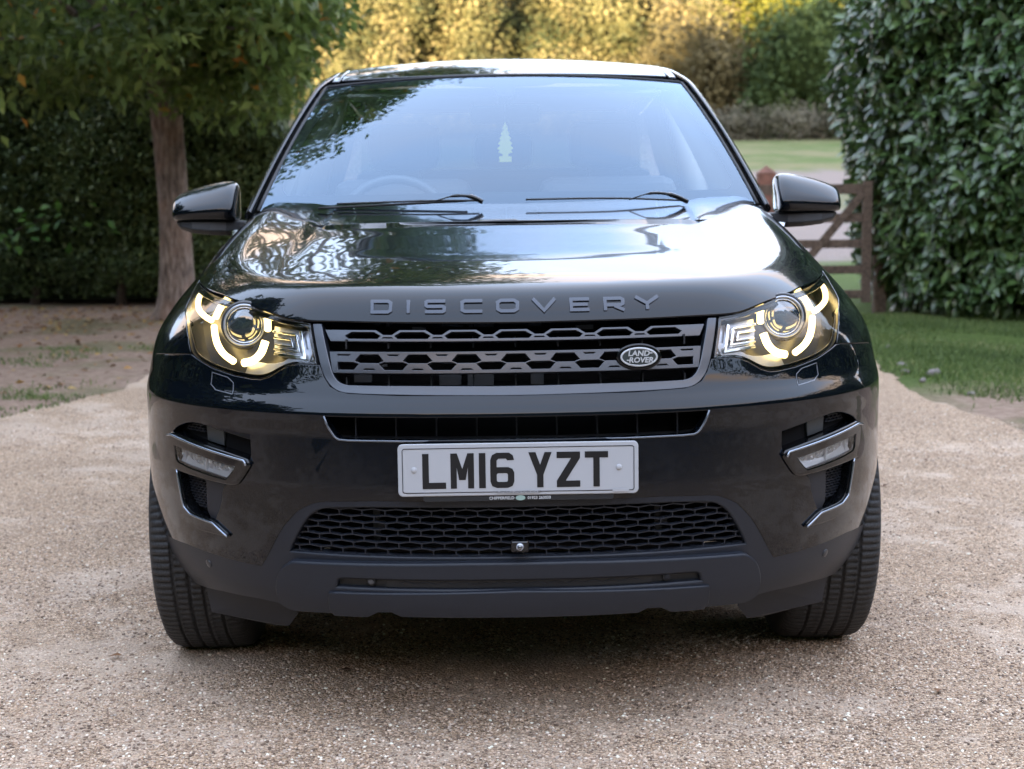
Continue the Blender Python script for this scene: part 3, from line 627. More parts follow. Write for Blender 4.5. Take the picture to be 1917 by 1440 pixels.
lower = np.array([(-.413, zb), (.413, zb), (.420, zt), (-.420, zt)]); hol = []
per = .0548; zc = (zt+zb)/2
for k in range(13):
    c = per*(k-6)
    if k % 2 == 0:
        hol.append(np.array([(c-.021, zt-.0040), (c+.021, zt-.0040), (c+.034, zt-.0185), (c+.021, zc-.0020), (c-.021, zc-.0020), (c-.034, zt-.0185)]))
        hol.append(np.array([(c-.010, zb+.0105), (c+.010, zb+.0105), (c+.015, zb+.0055), (c-.015, zb+.0055)]))
    else:
        hol.append(np.array([(c-.021, zc+.0020), (c+.021, zc+.0020), (c+.034, zb+.0200), (c+.021, zb+.0055), (c-.021, zb+.0055), (c-.034, zb+.0200)]))
        hol.append(np.array([(c-.010, zt-.0090), (c+.010, zt-.0090), (c+.015, zt-.0040), (c-.015, zt-.0040)]))
for sg in (-1, 1):
    hol.append(np.array([(sg*.402, zc+.002), (sg*.366, zc+.002), (sg*.352, zb+.020), (sg*.364, zb+.0055), (sg*.402, zb+.0055)]))
    hol.append(np.array([(sg*.402, zt-.0090), (sg*.376, zt-.0090), (sg*.370, zt-.0040), (sg*.402, zt-.0040)]))
build_panel('grille_bar', lower, hol, map_front, bargrey, grille, off=-.008, h=.02, depth=.016, bev=.0012, nrm=NB)

# --- oval badge
def ell(cx_, cz, a, b_, n=40): t = np.linspace(0, 2*math.pi, n, endpoint=False); return np.stack([cx_+a*np.cos(t), cz+b_*np.sin(t)], 1)
bc = np.array(OUT['badge'][0]); by = bc[1]-.012
mp, nr = plane_xz(by); badge = build_panel('badge', ell(bc[0]-.012, bc[2], .046, .0255), [], mp, gloss, CAR, h=.02, depth=.014, bev=.004, nrm=nr)
bx, bz = bc[0]-.012, bc[2]
badge_green = mat('badge_face', (.045, .055, .055), .3, coat=1.)
mp, nr = plane_xz(by-.001); build_panel('badge_face', ell(bx, bz, .0405, .0205), [], mp, badge_green, badge, h=.02, depth=.001, nrm=nr)
silver = mat('silver_print', (.62, .64, .66), .3, metal=.3)
mp, nr = plane_xz(by-.002); build_panel('badge_rim', ell(bx, bz, .0400, .0203), [ell(bx, bz, .0384, .0188)], mp, silver, badge, h=.02, depth=.001, nrm=nr, inner=False)
def text(s, size, loc, m_, par, name='lettering', bold=.0, shear=.0, ext=.0006, sx=1.):
    cu = bpy.data.curves.new('t', 'FONT'); cu.body = s; cu.size = size; cu.align_x = 'CENTER'; cu.align_y = 'CENTER'; cu.extrude = ext; cu.offset = bold; cu.shear = shear; cu.resolution_u = 3
    to = bpy.data.objects.new('t', cu); COL.objects.link(to); dg = bpy.context.evaluated_depsgraph_get(); me = bpy.data.meshes.new_from_object(to.evaluated_get(dg))
    bpy.data.objects.remove(to); me.transform(Matrix.Scale(sx, 4, (1, 0, 0))); me.transform(Matrix.Rotation(math.pi/2, 4, 'X')); me.transform(Matrix.Translation(loc)); me.materials.clear(); me.materials.append(m_)
    o = bpy.data.objects.new(name, me); COL.objects.link(o); o.parent = par; return o
text('LAND', .0165, (bx-.001, by-.0032, bz+.0078), silver, badge, bold=.0005, shear=.15, sx=1.08)
text('ROVER', .0165, (bx+.004, by-.0032, bz-.0070), silver, badge, bold=.0005, shear=.15, sx=1.05)
for dx, dz in ((.0265, .0088), (-.0245, -.0068)):
    b = MB(); b.box((bx+dx, by-.003, bz+dz), (.006, .0012, .0022)); b.build('dash', silver, badge)

# --- number plate
pz, px = .638, .0008; py = -.016
mp, nr = plane_xz(py)
def rrect(cx_, cz, w, h_, r, n=5):
    out = []
    for sx_, sz, a0 in ((1, 1, 0), (-1, 1, 90), (-1, -1, 180), (1, -1, 270)):
        for k in range(n+1):
            t = R(a0+90*k/n); out.append((cx_+sx_*(w/2-r)+r*math.cos(t), cz+sz*(h_/2-r)+r*math.sin(t)))
    return np.array(out)
plate = build_panel('number_plate', rrect(px, pz, .522, .112, .009), [], mp, whitep, CAR, h=.03, depth=.004, bev=.002, nrm=nr)
mp2, nr2 = plane_xz(py-.0008)
# border line, broken for the small print
bo = rrect(px, pz-.001, .506, .098, .005); o_, hs = stroke(bo, .0014, True)
build_panel('border_line', o_, hs, mp2, blackp, plate, h=.02, depth=.0005, bev=.0001, nrm=nr2, inner=False)
for dx, w in ((0, .092), (.224, .036)): b = MB(); b.box((px+dx, py-.0015, pz-.050), (w, .0008, .006)); b.build('print_gap', whitep, plate)
def S3(a): return px+((a-160)/3.067-260)/1000
z1, z0 = pz+.056-(228-172)/3.067/1000-.001, pz+.056-(467-172)/3.067/1000-.001
def chp(polys, name='character'):
    V = []; F = []; NN = []
    for o_, hs in polys:
        v, f, n_ = build_panel('c', o_, hs, mp2, blackp, h=0, depth=.0005, bev=.0001, nrm=nr2, inner=False, raw=True)
        k = len(V); V += v; NN += n_; F += [tuple(i+k for i in t) for t in f]
    mk(name, V, F, blackp, plate, True, NN)
sw = .0138
def rect(x0, z0_, x1, z1_): return np.array([(x0, z0_), (x1, z0_), (x1, z1_), (x0, z1_)])
x0, x1 = S3(315), S3(472); chp([(np.array([(x0, z0), (x1, z0), (x1, z0+sw), (x0+sw, z0+sw), (x0+sw, z1), (x0, z1)]), [])])
x0, x1 = S3(504), S3(660); xm = (x0+x1)/2; zv = z0+.019
chp([(np.array([(x0, z0), (x0+sw*.95, z0), (x0+sw*.95, z0+.047), (xm-.007, zv), (xm+.007, zv), (x1-sw*.95, z0+.047), (x1-sw*.95, z0), (x1, z0), (x1, z1), (x1-.014, z1), (xm, zv+.024), (x0+.014, z1), (x0, z1)]), [])])
x0, x1 = S3(694), S3(738); chp([(rect(x0, z0, x1, z1), [])])
x0, x1 = S3(770), S3(930); w = x1-x0; h_ = z1-z0
six = np.array([(x1, z1-.016), (x1-.003, z1-.006), (x1-.011, z1), (x0+.014, z1), (x0+.004, z1-.005), (x0, z1-.016), (x0, z0+.014), (x0+.004, z0+.004), (x0+.014, z0), (x1-.014, z0), (x1-.004, z0+.004), (x1, z0+.014), (x1, z0+.034), (x1-.004, z0+.042), (x1-.013, z0+.046), (x0+sw, z0+.046), (x0+sw, z1-.017), (x0+sw+.004, z1-.013), (x1-.018, z1-.013), (x1-.015, z1-.017)])
chp([(six, [rrect((x0+x1)/2, z0+.023, w-2*sw, .0195, .004, 3)])])
x0, x1 = S3(1026), S3(1182); xm = (x0+x1)/2; chp([(np.array([(xm-sw/2, z0), (xm+sw/2, z0), (xm+sw/2, z0+.028), (x1, z1), (x1-.0155, z1), (xm, z0+.050), (x0+.0155, z1), (x0, z1), (xm-sw/2, z0+.028)]), [])])
x0, x1 = S3(1215), S3(1372); chp([(np.array([(x0, z0), (x1, z0), (x1, z0+sw), (x0+.0195, z0+sw), (x1, z1-.014), (x1, z1), (x0, z1), (x0, z1-sw), (x1-.0195, z1-sw), (x0, z0+.014)]), [])])
x0, x1 = S3(1404), S3(1560); xm = (x0+x1)/2; chp([(np.array([(xm-sw/2, z0), (xm+sw/2, z0), (xm+sw/2, z1-sw), (x1, z1-sw), (x1, z1), (x0, z1), (x0, z1-sw), (xm-sw/2, z1-sw)]), [])])
text('CHIPPERFIELD LAND ROVER WD4 9JS', .0058, (px, py-.0022, pz-.0502), blackp, plate, 'small_print', ext=.0002)
for a in (258, 1632): disc((S3(a), py-.001, pz+.001), (0, -1, 0), .0066, .004, whitep, 'bolt_cap', plate)
holder = None
mp3, nr3 = plane_xz(-.0125)
holder = build_panel('plate_holder', rrect(px, .582, .415, .028, .006), [], mp3, darkpl, CAR, h=.03, depth=.02, bev=.0015, nrm=nr3)
text('CHIPPERFIELD', .0088, (px-.037, -.0142, .5735), silver, holder, bold=.0002, ext=.0002)
text('01923 263030', .0088, (px+.045, -.0142, .5735), silver, holder, bold=.0002, ext=.0002)
mp4, nr4 = plane_xz(-.0135); build_panel('oval_emblem', ell(px+.004, .5735, .0105, .0055, 20), [], mp4, mat('pale_green', (.30, .42, .38), .4), holder, h=.02, depth=.001, bev=.0002, nrm=nr4)

# --- fog lamp pockets
edgem = mat('edge_highlight', (.34, .38, .44), .22, metal=.9)  # bright metal for the added highlight tubes
fogglass = mat('fog_reflector', (.85, .88, .92), .2, metal=.5)
fogfl = mat('fog_floor', (.92, .94, .97), .22, metal=.35)
t = fogfl.node_tree; tcn = N(t, 'ShaderNodeTexCoord'); vn = N(t, 'ShaderNodeTexVoronoi'); vn.inputs['Scale'].default_value = 85; t.links.new(tcn.outputs['Object'], vn.inputs['Vector']); bp = N(t, 'ShaderNodeBump', i_Strength=1., i_Distance=.02); t.links.new(vn.outputs['Distance'], bp.inputs['Height']); t.links.new(bp.outputs[0], t.nodes['Principled BSDF'].inputs['Normal'])
fogsh = mat('fog_shelf', (.85, .88, .92), .22, metal=.4)
for sg in sides():
    pk = soften(inv_cyl(G3('pocket', sg)), 50, 1); L3 = map_cyl(resample(pk, .01)); n3 = NB(L3); k = len(L3)
    pocket = mk('fog_lamp_pocket', list(L3-n3*.004)+list(L3-n3*.048), [(i, (i+1) % k, k+(i+1) % k, k+i) for i in range(k)], trim, CAR)
    build_panel('pocket_floor', pk, [], map_cyl, hole, pocket, off=-.030, h=.02, depth=.002, nrm=NB)
    for key, px_, pz_ in (('vent_mesh', .016, .0068), ('vent_top', .016, .0068)):
        pl = inv_cyl(G3(key, sg)); lo_, hi_ = pl.min(0), pl.max(0)
        build_panel('vent_back', pl, [], map_cyl, hole, pocket, off=-.026, h=.03, depth=.002, nrm=NB)
        mb = MB(); clip_add(mb, hexsegs(lo_[0]-.01, hi_[0]+.01, lo_[1], hi_[1], px_, pz_), pl, map_cyl, -.021, .0016, .006); mb.build('vent_mesh', trim, pocket)
    build_panel('vent_panel', inv_cyl(G3('vent_panel', sg)), [], map_cyl, trim, pocket, off=-.008, h=.02, depth=.02, bev=.002, nrm=NB)
    build_panel('pocket_patch', inv_cyl(G3('pocket_patch', sg)), [], map_cyl, mat('patch_grey', (.05, .055, .06), .4), pocket, off=-.022, h=.03, depth=.004, nrm=NB)
    bo = inv_cyl(G3('bezel_out', sg)); bi = inv_cyl(G3('bezel_in', sg))
    bz_ = build_panel('fog_lamp_bezel', soften(bo, 60, 1), [soften(bi, 60, 1)], map_cyl, gloss, CAR, off=.010, h=.012, depth=.04, bev=.006, nrm=NB)
    build_panel('fog_reflector', bi, [], map_cyl, fogfl, bz_, off=-.007, h=.02, depth=.002, nrm=NB)
    L3 = map_cyl(resample(soften(bi, 60, 1), .01)); n3 = NB(L3); k = len(L3)
    mk('reflector_wall', list(L3-n3*.006)+list(L3-n3*.036), [(i, (i+1) % k, k+(i+1) % k, k+i) for i in range(k)], fogglass, bz_)
    # bright shelf along the foot of the reflector and one divider
    f_ = map_cyl(bi[[6, 5]]); b_ = map_cyl(np.array([bi[6]*.45+bi[1]*.55, bi[5]*.45+bi[2]*.55])); nf_, nb_ = NB(f_), NB(b_)
    q4 = [f_[0]+nf_[0]*.006, f_[1]+nf_[1]*.006, b_[1]-nb_[1]*.006, b_[0]-nb_[0]*.006]; mk('reflector_shelf', q4, [(0, 1, 2, 3) if sg < 0 else (3, 2, 1, 0)], fogsh, bz_, False)
    for t in (.16, .52):
        x = bi[:, 0].min()+(bi[:, 0].max()-bi[:, 0].min())*(t if sg < 0 else 1-t); zs = np.linspace(bi[:, 1].min(), bi[:, 1].max(), 60); q = np.stack([0*zs+x, zs], 1); q = q[inpoly(q, bi)]
        if len(q) < 3: continue
        P = map_cyl(np.array([q[2], q[-3]])); n_ = NB(P); P = P-n_*.004; mb = MB(); mb.bar(P[0], P[1], .0022, .008, up=n_[0]); mb.build('reflector_fin', fogglass, bz_)
    build_panel('fog_lens', bi, [], map_cyl, cover, bz_, off=.007, h=.012, depth=.002, nrm=NB)
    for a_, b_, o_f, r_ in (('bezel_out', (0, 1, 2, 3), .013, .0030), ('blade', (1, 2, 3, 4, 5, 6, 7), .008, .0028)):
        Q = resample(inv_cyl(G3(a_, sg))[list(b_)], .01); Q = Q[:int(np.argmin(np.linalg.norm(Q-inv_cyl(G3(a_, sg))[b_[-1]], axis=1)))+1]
        P = map_cyl(Q); P = P+NB(P)*o_f; V, F = sweep(P, r_, 8); mk('highlight_edge', V, F, edgem, bz_ if a_ == 'bezel_out' else CAR)  # added tubes imitate sky highlights on the gloss bezel and blade
    build_panel('gloss_blade', soften(inv_cyl(G3('blade', sg)), 60, 1), [], map_cyl, gloss, CAR, off=.006, h=.01, depth=.03, bev=.004, nrm=NB)

# --- fenders, doors, rear body
def arch(yc, z0_, r, a0, a1, n=18): return [(yc+r*math.cos(R(a)), z0_+r*math.sin(R(a))) for a in np.linspace(a0, a1, n)]
for sg in sides():
    ms = map_side(sg)
    lamp_side = inv_side(np.array(OUT['lamp'])[[0, 1, 2, 3, 4, 5]])+np.array([.006, 0])
    lamp_side[-1] = inv_side(np.array(OUT['lamp_low'])[:1])[0]+np.array([.004, .004])
    hood_edge = map_top(np.array([(-.803, .72), (-.806, .80), (-.808, .95), (-.803, 1.10), (-.793, 1.24), (-.775, 1.335), (-.76, 1.40)]))
    he = inv_side(hood_edge)-np.array([0, .004])
    jo = [tuple(q_) for q_ in inv_side(map_cyl(joint[::-1]))+np.array([.004, .004])]+[(.622, .705)]
    poly = np.array([tuple(p) for p in lamp_side]+jo+arch(.88, .37, .425, 128, 0)+[(1.305, .30), (1.42, .30), (1.47, .60), (1.47, 1.10)]+[tuple(p) for p in he[::-1]])
    build_panel('fender', poly, [], ms, paint, CAR, h=.02, depth=.02, bev=.002, nrm=NB)
    # arch liner
    P = []; n_ = 24
    for a in np.linspace(15, 150, n_):
        for x in (.90, .45): P.append((sg*x, .88+.43*math.cos(R(a)), .37+.43*math.sin(R(a))))
    mk('arch_liner', P, [(2*i, 2*i+1, 2*i+3, 2*i+2) for i in range(n_-1)], hole, CAR)
    for y0, y1, nm in ((1.478, 2.50, 'door'), (2.508, 3.25, 'door')):
        dp = np.array([(y0, .33), (y1, .33), (y1, 1.135), (y0, 1.12)])
        d = build_panel(nm, dp, [], ms, paint, CAR, h=.04, depth=.02, bev=.002, nrm=NB)
        b = MB(); b.box((sg*.932, y1-.16, .90), (.03, .19, .03)); b.build('door_handle', paint, d, True, bev=.008)
    rp_ = np.array([(3.258, 1.135), (3.258, .70)]+arch(3.62, .37, .425, 130, 0)+[(4.05, .40), (4.45, .45), (4.50, .80), (4.48, 1.15)])
    build_panel('rear_quarter', rp_, [], ms, paint, CAR, h=.04, depth=.02, nrm=NB)
b = MB(); b.box((0, 4.47, .80), (1.80, .06, .76)); b.build('tailgate', paint, CAR, bev=.03)
b = MB(); b.box((0, 2.6, .36), (1.52, 3.6, .10)); b.box((0, .95, .42), (1.3, .8, .16)); b.build('underbody', hole, CAR)
b = MB(); b.box((0, 1.34, .75), (1.55, .02, .80)); b.build('bulkhead', hole, CAR)
b = MB(); b.box((0, .55, .62), (.9, .4, .5)); b.build('engine', hole, CAR)
# --- air deflectors in front of the wheels
for sg in sides():
    P = [(-.775, .43, .290), (-.765, .45, .205), (-.60, .37, .190), (-.56, .33, .200), (-.535, .30, .235), (-.54, .27, .30)]
    P = np.array(P); P[:, 0] *= -sg; Q = P+[0, .012, 0]; n_ = len(P)
    F = [tuple(range(n_)), tuple(range(n_, 2*n_))[::-1]]+[(i, (i+1) % n_, n_+(i+1) % n_, n_+i) for i in range(n_)]
    mk('air_deflector', list(P)+list(Q), F, trim, CAR, False, bev=.003)

# --- greenhouse
def ws(s, t):
    s = np.asarray(s, float); t = np.asarray(t, float)+0*s; s = s+0*t
    x = s*(.762+(.628-.762)*t); bow = .15+(.13-.15)*t
    y = 1.235+(2.09-1.235)*t+bow*s*s; z = 1.200+(1.631-1.200)*t+.022*4*t*(1-t)-(.012+.012*t)*s*s
    return np.stack([x, y, z], -1)
def wsn(q):
    e = 1e-3; a = ws(q[:, 0]+e, q[:, 1])-ws(q[:, 0]-e, q[:, 1]); b_ = ws(q[:, 0], q[:, 1]+e)-ws(q[:, 0], q[:, 1]-e)
    n_ = np.cross(a, b_); return n_/np.linalg.norm(n_, axis=1, keepdims=True)
def ws_panel(name, outer, holes, m_, off, h=.05, parent=CAR, depth=.003):
    P2, T, loops = cdt(outer, holes, h); Nn = wsn(P2); P = ws(P2[:, 0], P2[:, 1])+Nn*off
    V = list(P); NN = list(Nn); F = [tuple(t) for t in T]
    if depth:
        k0 = len(V); V += list(P-Nn*depth); NN += list(-Nn); F += [tuple(k0+i for i in t[::-1]) for t in T]
    return mk(name, V, F, m_, parent, True, NN)
pglass = glassmat('privacy_glass', (.10, .11, .12), .03, 1.3)
wscr = ws_panel('windscreen', [(-.985, .0), (.985, .0), (.985, .985), (-.985, .985)], [], wglass, 0, .04, depth=0)
fritm = mat('frit_black', (.010, .010, .013), .5)
inner = [(-.88, .075), (.88, .075), (.93, .13), (.945, .20), (.925, .80), (.90, .885), (.85, .925), (.30, .955), (.24, .90), (.055, .885), (.045, .79), (-.045, .79), (-.055, .885), (-.24, .90), (-.30, .955), (-.85, .925), (-.90, .885), (-.925, .80), (-.945, .20), (-.93, .13)]
ws_panel('windscreen_border', [(-.985, .0), (.985, .0), (.985, .985), (-.985, .985)], [soften(inner, 75, 2)], fritm, -.004, .05, wscr)
# rubber seal round the glass
sealp = [ws(s, t) for s, t in [(-.99, t) for t in np.linspace(0, .99, 14)]+[(s, .995) for s in np.linspace(-.97, .97, 20)]+[(.99, t) for t in np.linspace(.99, 0, 14)]]
V, F = sweep(sealp, .0055, 6); mk('seal', V, F, rubber, wscr)
# roof
ROOFC = Pch([(2.0, 1.612), (2.13, 1.643), (2.3, 1.680), (2.6, 1.725), (3.0, 1.754), (3.4, 1.757), (3.9, 1.73), (4.35, 1.67)])
def roofz(x, y): return ROOFC(y)-.036*(np.abs(x)/.6)**2
def roofmap(q): return np.stack([q[:, 0], q[:, 1], roofz(q[:, 0], q[:, 1])], 1)
def roofn(P):
    e = 1e-3; x, y = P[:, 0], P[:, 1]; gx = (roofz(x+e, y)-roofz(x-e, y))/2/e; gy = (roofz(x, y+e)-roofz(x, y-e))/2/e
    n_ = np.stack([-gx, -gy, 1+0*gx], 1); return n_/np.linalg.norm(n_, axis=1, keepdims=True)
def yfront(x): return 2.105+.13*(x/.628)**2
xs = np.linspace(-.568, .568, 25)
rp2 = [(x, yfront(x)) for x in xs]+[(.566, 4.3), (-.566, 4.3)]
roof = build_panel('roof', np.array(rp2), [], roofmap, paint, CAR, h=.05, depth=.03, bev=.003, nrm=roofn)
for sg in sides():
    # roof ditch strip
    pr = np.array([(sg*.584, yfront(.58)), (sg*.602, yfront(.602)), (sg*.598, 4.3), (sg*.580, 4.3)])
    build_panel('roof_strip', pr, [], roofmap, gloss, roof, off=-.002, h=.05, depth=.02, bev=.004, nrm=roofn)
    # pillar + cant rail, lofted along its length
    secs = []
    def edge(t): return ws(np.array([sg*1.0]), np.array([t]))[0]
    for t in np.linspace(-.02, 1.0, 12):
        a = edge(t); o_ = np.array([sg*(.803+(.672-.803)*t), 1.47+(2.30-1.47)*t, 1.172+(1.595-1.172)*t+.02*4*t*(1-t)])
        m1 = a*.62+o_*.38+np.array([sg*.006, -.020, .020]); m2 = a*.2+o_*.8+np.array([sg*.008, -.012, .010]); secs.append([a+np.array([sg*.008, .004, -.004]), a+np.array([sg*.010, -.006, .010]), m1, m2, o_, o_+np.array([-sg*.03, .03, -.01])])
    for y in (2.42, 2.6, 3.0, 3.4, 3.9, 4.3):
        zz_ = roofz(.610, y); ox = sg*(.672+.02*math.sin(math.pi*(y-2.3)/2)); oz = zz_-.075
        secs.append([np.array([sg*.606, y, zz_-.010]), np.array([sg*.610, y, zz_+.001]), np.array([sg*.640, y, zz_-.010]), np.array([sg*.662, y, zz_-.034]), np.array([ox, y, oz]), np.array([ox-sg*.03, y+.0, oz-.01])])
    V = [p for s in secs for p in s]; k = 6
    F = [(i*k+j, i*k+j+1, (i+1)*k+j+1, (i+1)*k+j) for i in range(len(secs)-1) for j in range(k-1)]
    if sg > 0: F = [f[::-1] for f in F]
    pl = mk('pillar_and_rail', V, F, paint, CAR, True); ss = pl.modifiers.new('s', 'SUBSURF'); ss.levels = 2; ss.render_levels = 2
    # side glass with dark pillars between
    def sgp(y, t): 
        top = np.array([sg*.668, y, roofz(.61, y)-.088 if y > 2.3 else 1.172+(1.595-1.172)*max(0, (y-1.50)/(2.30-1.50))]); bot = np.array([sg*.835, y, 1.13]); bot[0] = sg*(.842-.0*y)
        return bot+(top-bot)*t
    for y0, y1 in ((1.62, 2.44), (2.54, 3.20), (3.36, 4.05)):
        ys = np.linspace(y0, y1, 8); V = [sgp(y, t) for y in ys for t in (0, .5, 1)]; F = [(i*3+j, i*3+j+1, i*3+j+4, i*3+j+3) for i in range(7) for j in range(2)]
        mk('side_window', V, F, sglass if y0 < 2 else pglass, CAR, True)
    for y0, y1 in ((2.44, 2.54), (3.20, 3.36), (4.05, 4.45)):
        V = [sgp(y, t) for y in (y0, y1) for t in (0, 1)]; mk('door_pillar', V, [(0, 1, 3, 2)], gloss, CAR, False)
    # sill filler between door tops and the glass
    V = []; 
    for y in np.linspace(1.40, 4.45, 12): 
        p = sgp(y, 0); q = map_side(sg)(np.array([[y, 1.10 if y < 1.5 else 1.125]]))[0]; V += [p, q]
    mk('waist_moulding', V, [(2*i, 2*i+1, 2*i+3, 2*i+2) for i in range(11)], gloss, CAR, True)
V = [(-.66, 4.05, 1.66), (.66, 4.05, 1.66), (.82, 4.48, 1.16), (-.82, 4.48, 1.16)]
mk('rear_window', V, [(0, 1, 2, 3)], pglass, CAR, False)

# --- wipers
for (a, c, d) in (((-.53, 1.20, 1.205), (-.10, 1.205, 1.222), 1), ((.02, 1.20, 1.22), (.44, 1.22, 1.215), 1)):
    pass
def wiper(hub, tip, arm_mid):
    w_ = empty('wiper'); w_.parent = CAR
    mb = MB(); mb.tube(smoothpts([hub, arm_mid, tip], 6), .0028, 6); mb.build('wiper_arm', darkpl, w_, True)
    return w_
w1 = wiper((-.085, 1.19, 1.212), (-.50, 1.215, 1.208), (-.25, 1.195, 1.213))
b = MB(); b.tube(smoothpts([(-.555, 1.215, 1.196), (-.3, 1.205, 1.205), (-.12, 1.205, 1.212)], 5), .0035, 6); b.build('wiper_blade', rubber, w1, True)
b = MB(); b.tube(smoothpts([(-.21, 1.19, 1.213), (-.16, 1.175, 1.226), (-.11, 1.165, 1.224), (-.075, 1.165, 1.208)], 5), [.002]*5+[.0045]*5+[.007]*6, 8); b.build('wiper_hub', gloss, w1, True)
w2 = wiper((.52, 1.23, 1.203), (.05, 1.19, 1.213), (.30, 1.20, 1.213))
b = MB(); b.tube(smoothpts([(.35, 1.19, 1.208), (.41, 1.175, 1.226), (.47, 1.18, 1.221), (.52, 1.20, 1.200)], 5), [.002]*5+[.0045]*5+[.007]*6, 8); b.build('wiper_hub', gloss, w2, True)

# --- door mirrors
for sg in sides():
    secs = []; NS = 22
    #     x(from tip)  ztop  zbot  depth  ymid
    prof = [(1.080, 1.222, 1.172, .05), (1.077, 1.232, 1.160, .08), (1.062, 1.243, 1.156, .12), (1.03, 1.256, 1.155, .145), (.99, 1.268, 1.155, .16), (.94, 1.279, 1.155, .17), (.905, 1.284, 1.155, .17), (.885, 1.281, 1.155, .165), (.872, 1.270, 1.156, .155), (.866, 1.250, 1.160, .13)]
    sec = [(-.36, .0), (.0, -.01), (.48, .0), (.60, .06), (.645, .24), (.63, .36), (.52, .50), (.32, .70), (.10, .87), (-.12, .975), (-.28, 1.0), (-.36, .96)]; NS = len(sec)
    V = [(sg*x, 1.74-dp*sy-.02*(1.0-x)*2, zb_+(zt_-zb_)*sz_) for x, zt_, zb_, dp in prof for sy, sz_ in sec]
    F = [(i*NS+j, i*NS+(j+1) % NS, (i+1)*NS+(j+1) % NS, (i+1)*NS+j) for i in range(len(prof)-1) for j in range(NS)]
    F += [tuple(range(NS))[::-1], tuple((len(prof)-1)*NS+j for j in range(NS))]
    if sg > 0: F = [f[::-1] for f in F]
    mr = mk('door_mirror', V, F, paint, CAR, True); s_m = mr.modifiers.new('s', 'SUBSURF'); s_m.levels = 1; s_m.render_levels = 2
    prof = [(1.066, 1.156, 1.146, .06), (1.05, 1.156, 1.130, .10), (1.01, 1.156, 1.117, .13), (.95, 1.156, 1.110, .14), (.90, 1.156, 1.108, .13), (.86, 1.154, 1.108, .10), (.83, 1.150, 1.108, .09), (.79, 1.148, 1.110, .09)]
    V = []
    for x, zt_, zb_, dp in prof:
        for y_, z_ in ((.55, 1), (.6, .3), (.45, 0), (-.45, 0), (-.5, .5), (-.5, 1)): V.append((sg*x, 1.74-dp*y_, zb_+(zt_-zb_)*z_))
    k = 6; F = [(i*k+j, i*k+(j+1) % k, (i+1)*k+(j+1) % k, (i+1)*k+j) for i in range(len(prof)-1) for j in range(k)]+[tuple(range(k))[::-1], tuple((len(prof)-1)*k+j for j in range(k))]
    mk('mirror_base', V, F, darkpl, mr, False, bev=.004)
    b = MB(); b.box((sg*.965, 1.785, 1.212), (.15, .006, .075)); b.build('mirror_glass', chrome, mr, bev=.002)

# --- wheels
def tyre_mesh(name, parent, c, sg):
    W = .118; Ro = .37
    prof = [(-.095, .235), (-.112, .262), (-.1195, .30), (-.117, .335), (-.110, .352), (-.100, .3620)]
    xs_ = [-.088, -.066, -.062, -.0615, -.054, -.0535, -.050, -.030, -.022, -.0215, -.014, -.0135, -.010, .010, .0135, .014, .0215, .022, .030, .050, .0535, .054, .0615, .062, .066, .088]
    deep = {(-.0615, -.054), (-.0215, -.014), (.014, .0215), (.054, .0615)}
    for x in xs_:
        r = Ro-.9*x*x/.9*.55
        dp = any(a-1e-6 <= x <= b_+1e-6 for a, b_ in deep); prof.append((x, r-(.0075 if dp else 0)))
    prof += [(-a, r) for a, r in prof[:6][::-1]]
    prof = np.array(prof); n = 480; V = np.zeros((n, len(prof), 3)); F = []
    for k in range(n):
        t = 2*math.pi*k/n; r = prof[:, 1].copy(); x = prof[:, 0]
        ph = k % 4
        cut = ((ph == 0) & (x > -.03) & (x < -.023)) | ((ph == 0) & (np.abs(x) > .0616) & (np.abs(x) < .106)) | ((ph == 2) & (np.abs(x) > .022) & (np.abs(x) < .0535)) | ((ph == 3) & (np.abs(x) < .0136))
        r = r-.008*cut
        V[k, :, 0] = prof[:, 0]; V[k, :, 1] = r*math.cos(t); V[k, :, 2] = r*math.sin(t)
    p = len(prof); idx = np.arange(n); Fq = []
    for i in range(p-1):
        j = (idx+1) % n; Fq.append(np.stack([idx*p+i, idx*p+i+1, j*p+i+1, j*p+i], 1))
    V = V.reshape(-1, 3); o = fastmesh(name, V+np.array(c), np.concatenate(Fq)[:, ::-1], rubber_t, parent, False); return o
rubber_t = mat('tyre_rubber', (.030, .030, .031), .62, spec=.4); grain(rubber_t, 260, .55, .6, .0012, 5)
rimm = mat('rim_grey', (.12, .125, .13), .3, metal=.9)
for wy in (.88, 3.62):
    for sg in sides():
        wl = empty('wheel', (sg*.820, wy, .370)); wl.parent = CAR
        tyre_mesh('tyre', wl, (0, 0, 0), sg)
        V, F = lathe([(-.10, .236), (-.05, .225), (.06, .222), (.105, .238), (.10, .225), (.03, .21), (-.10, .215)], 40); mk('rim', V, F, rimm, wl)
        for k in range(5):
            b = MB(); a = 2*math.pi*k/5; b.bar((sg*.075, .05*math.cos(a), .05*math.sin(a)), (sg*.085, .225*math.cos(a), .225*math.sin(a)), .06, .03, up=(1, 0, 0)); b.build('spoke', rimm, wl, bev=.006)
        V, F = lathe([(-.03, .0), (-.03, .16), (.0, .16), (.08*sg*0+.03, .06), (.03, .0001)], 32); mk('brake_disc', V, F, rimm, wl)

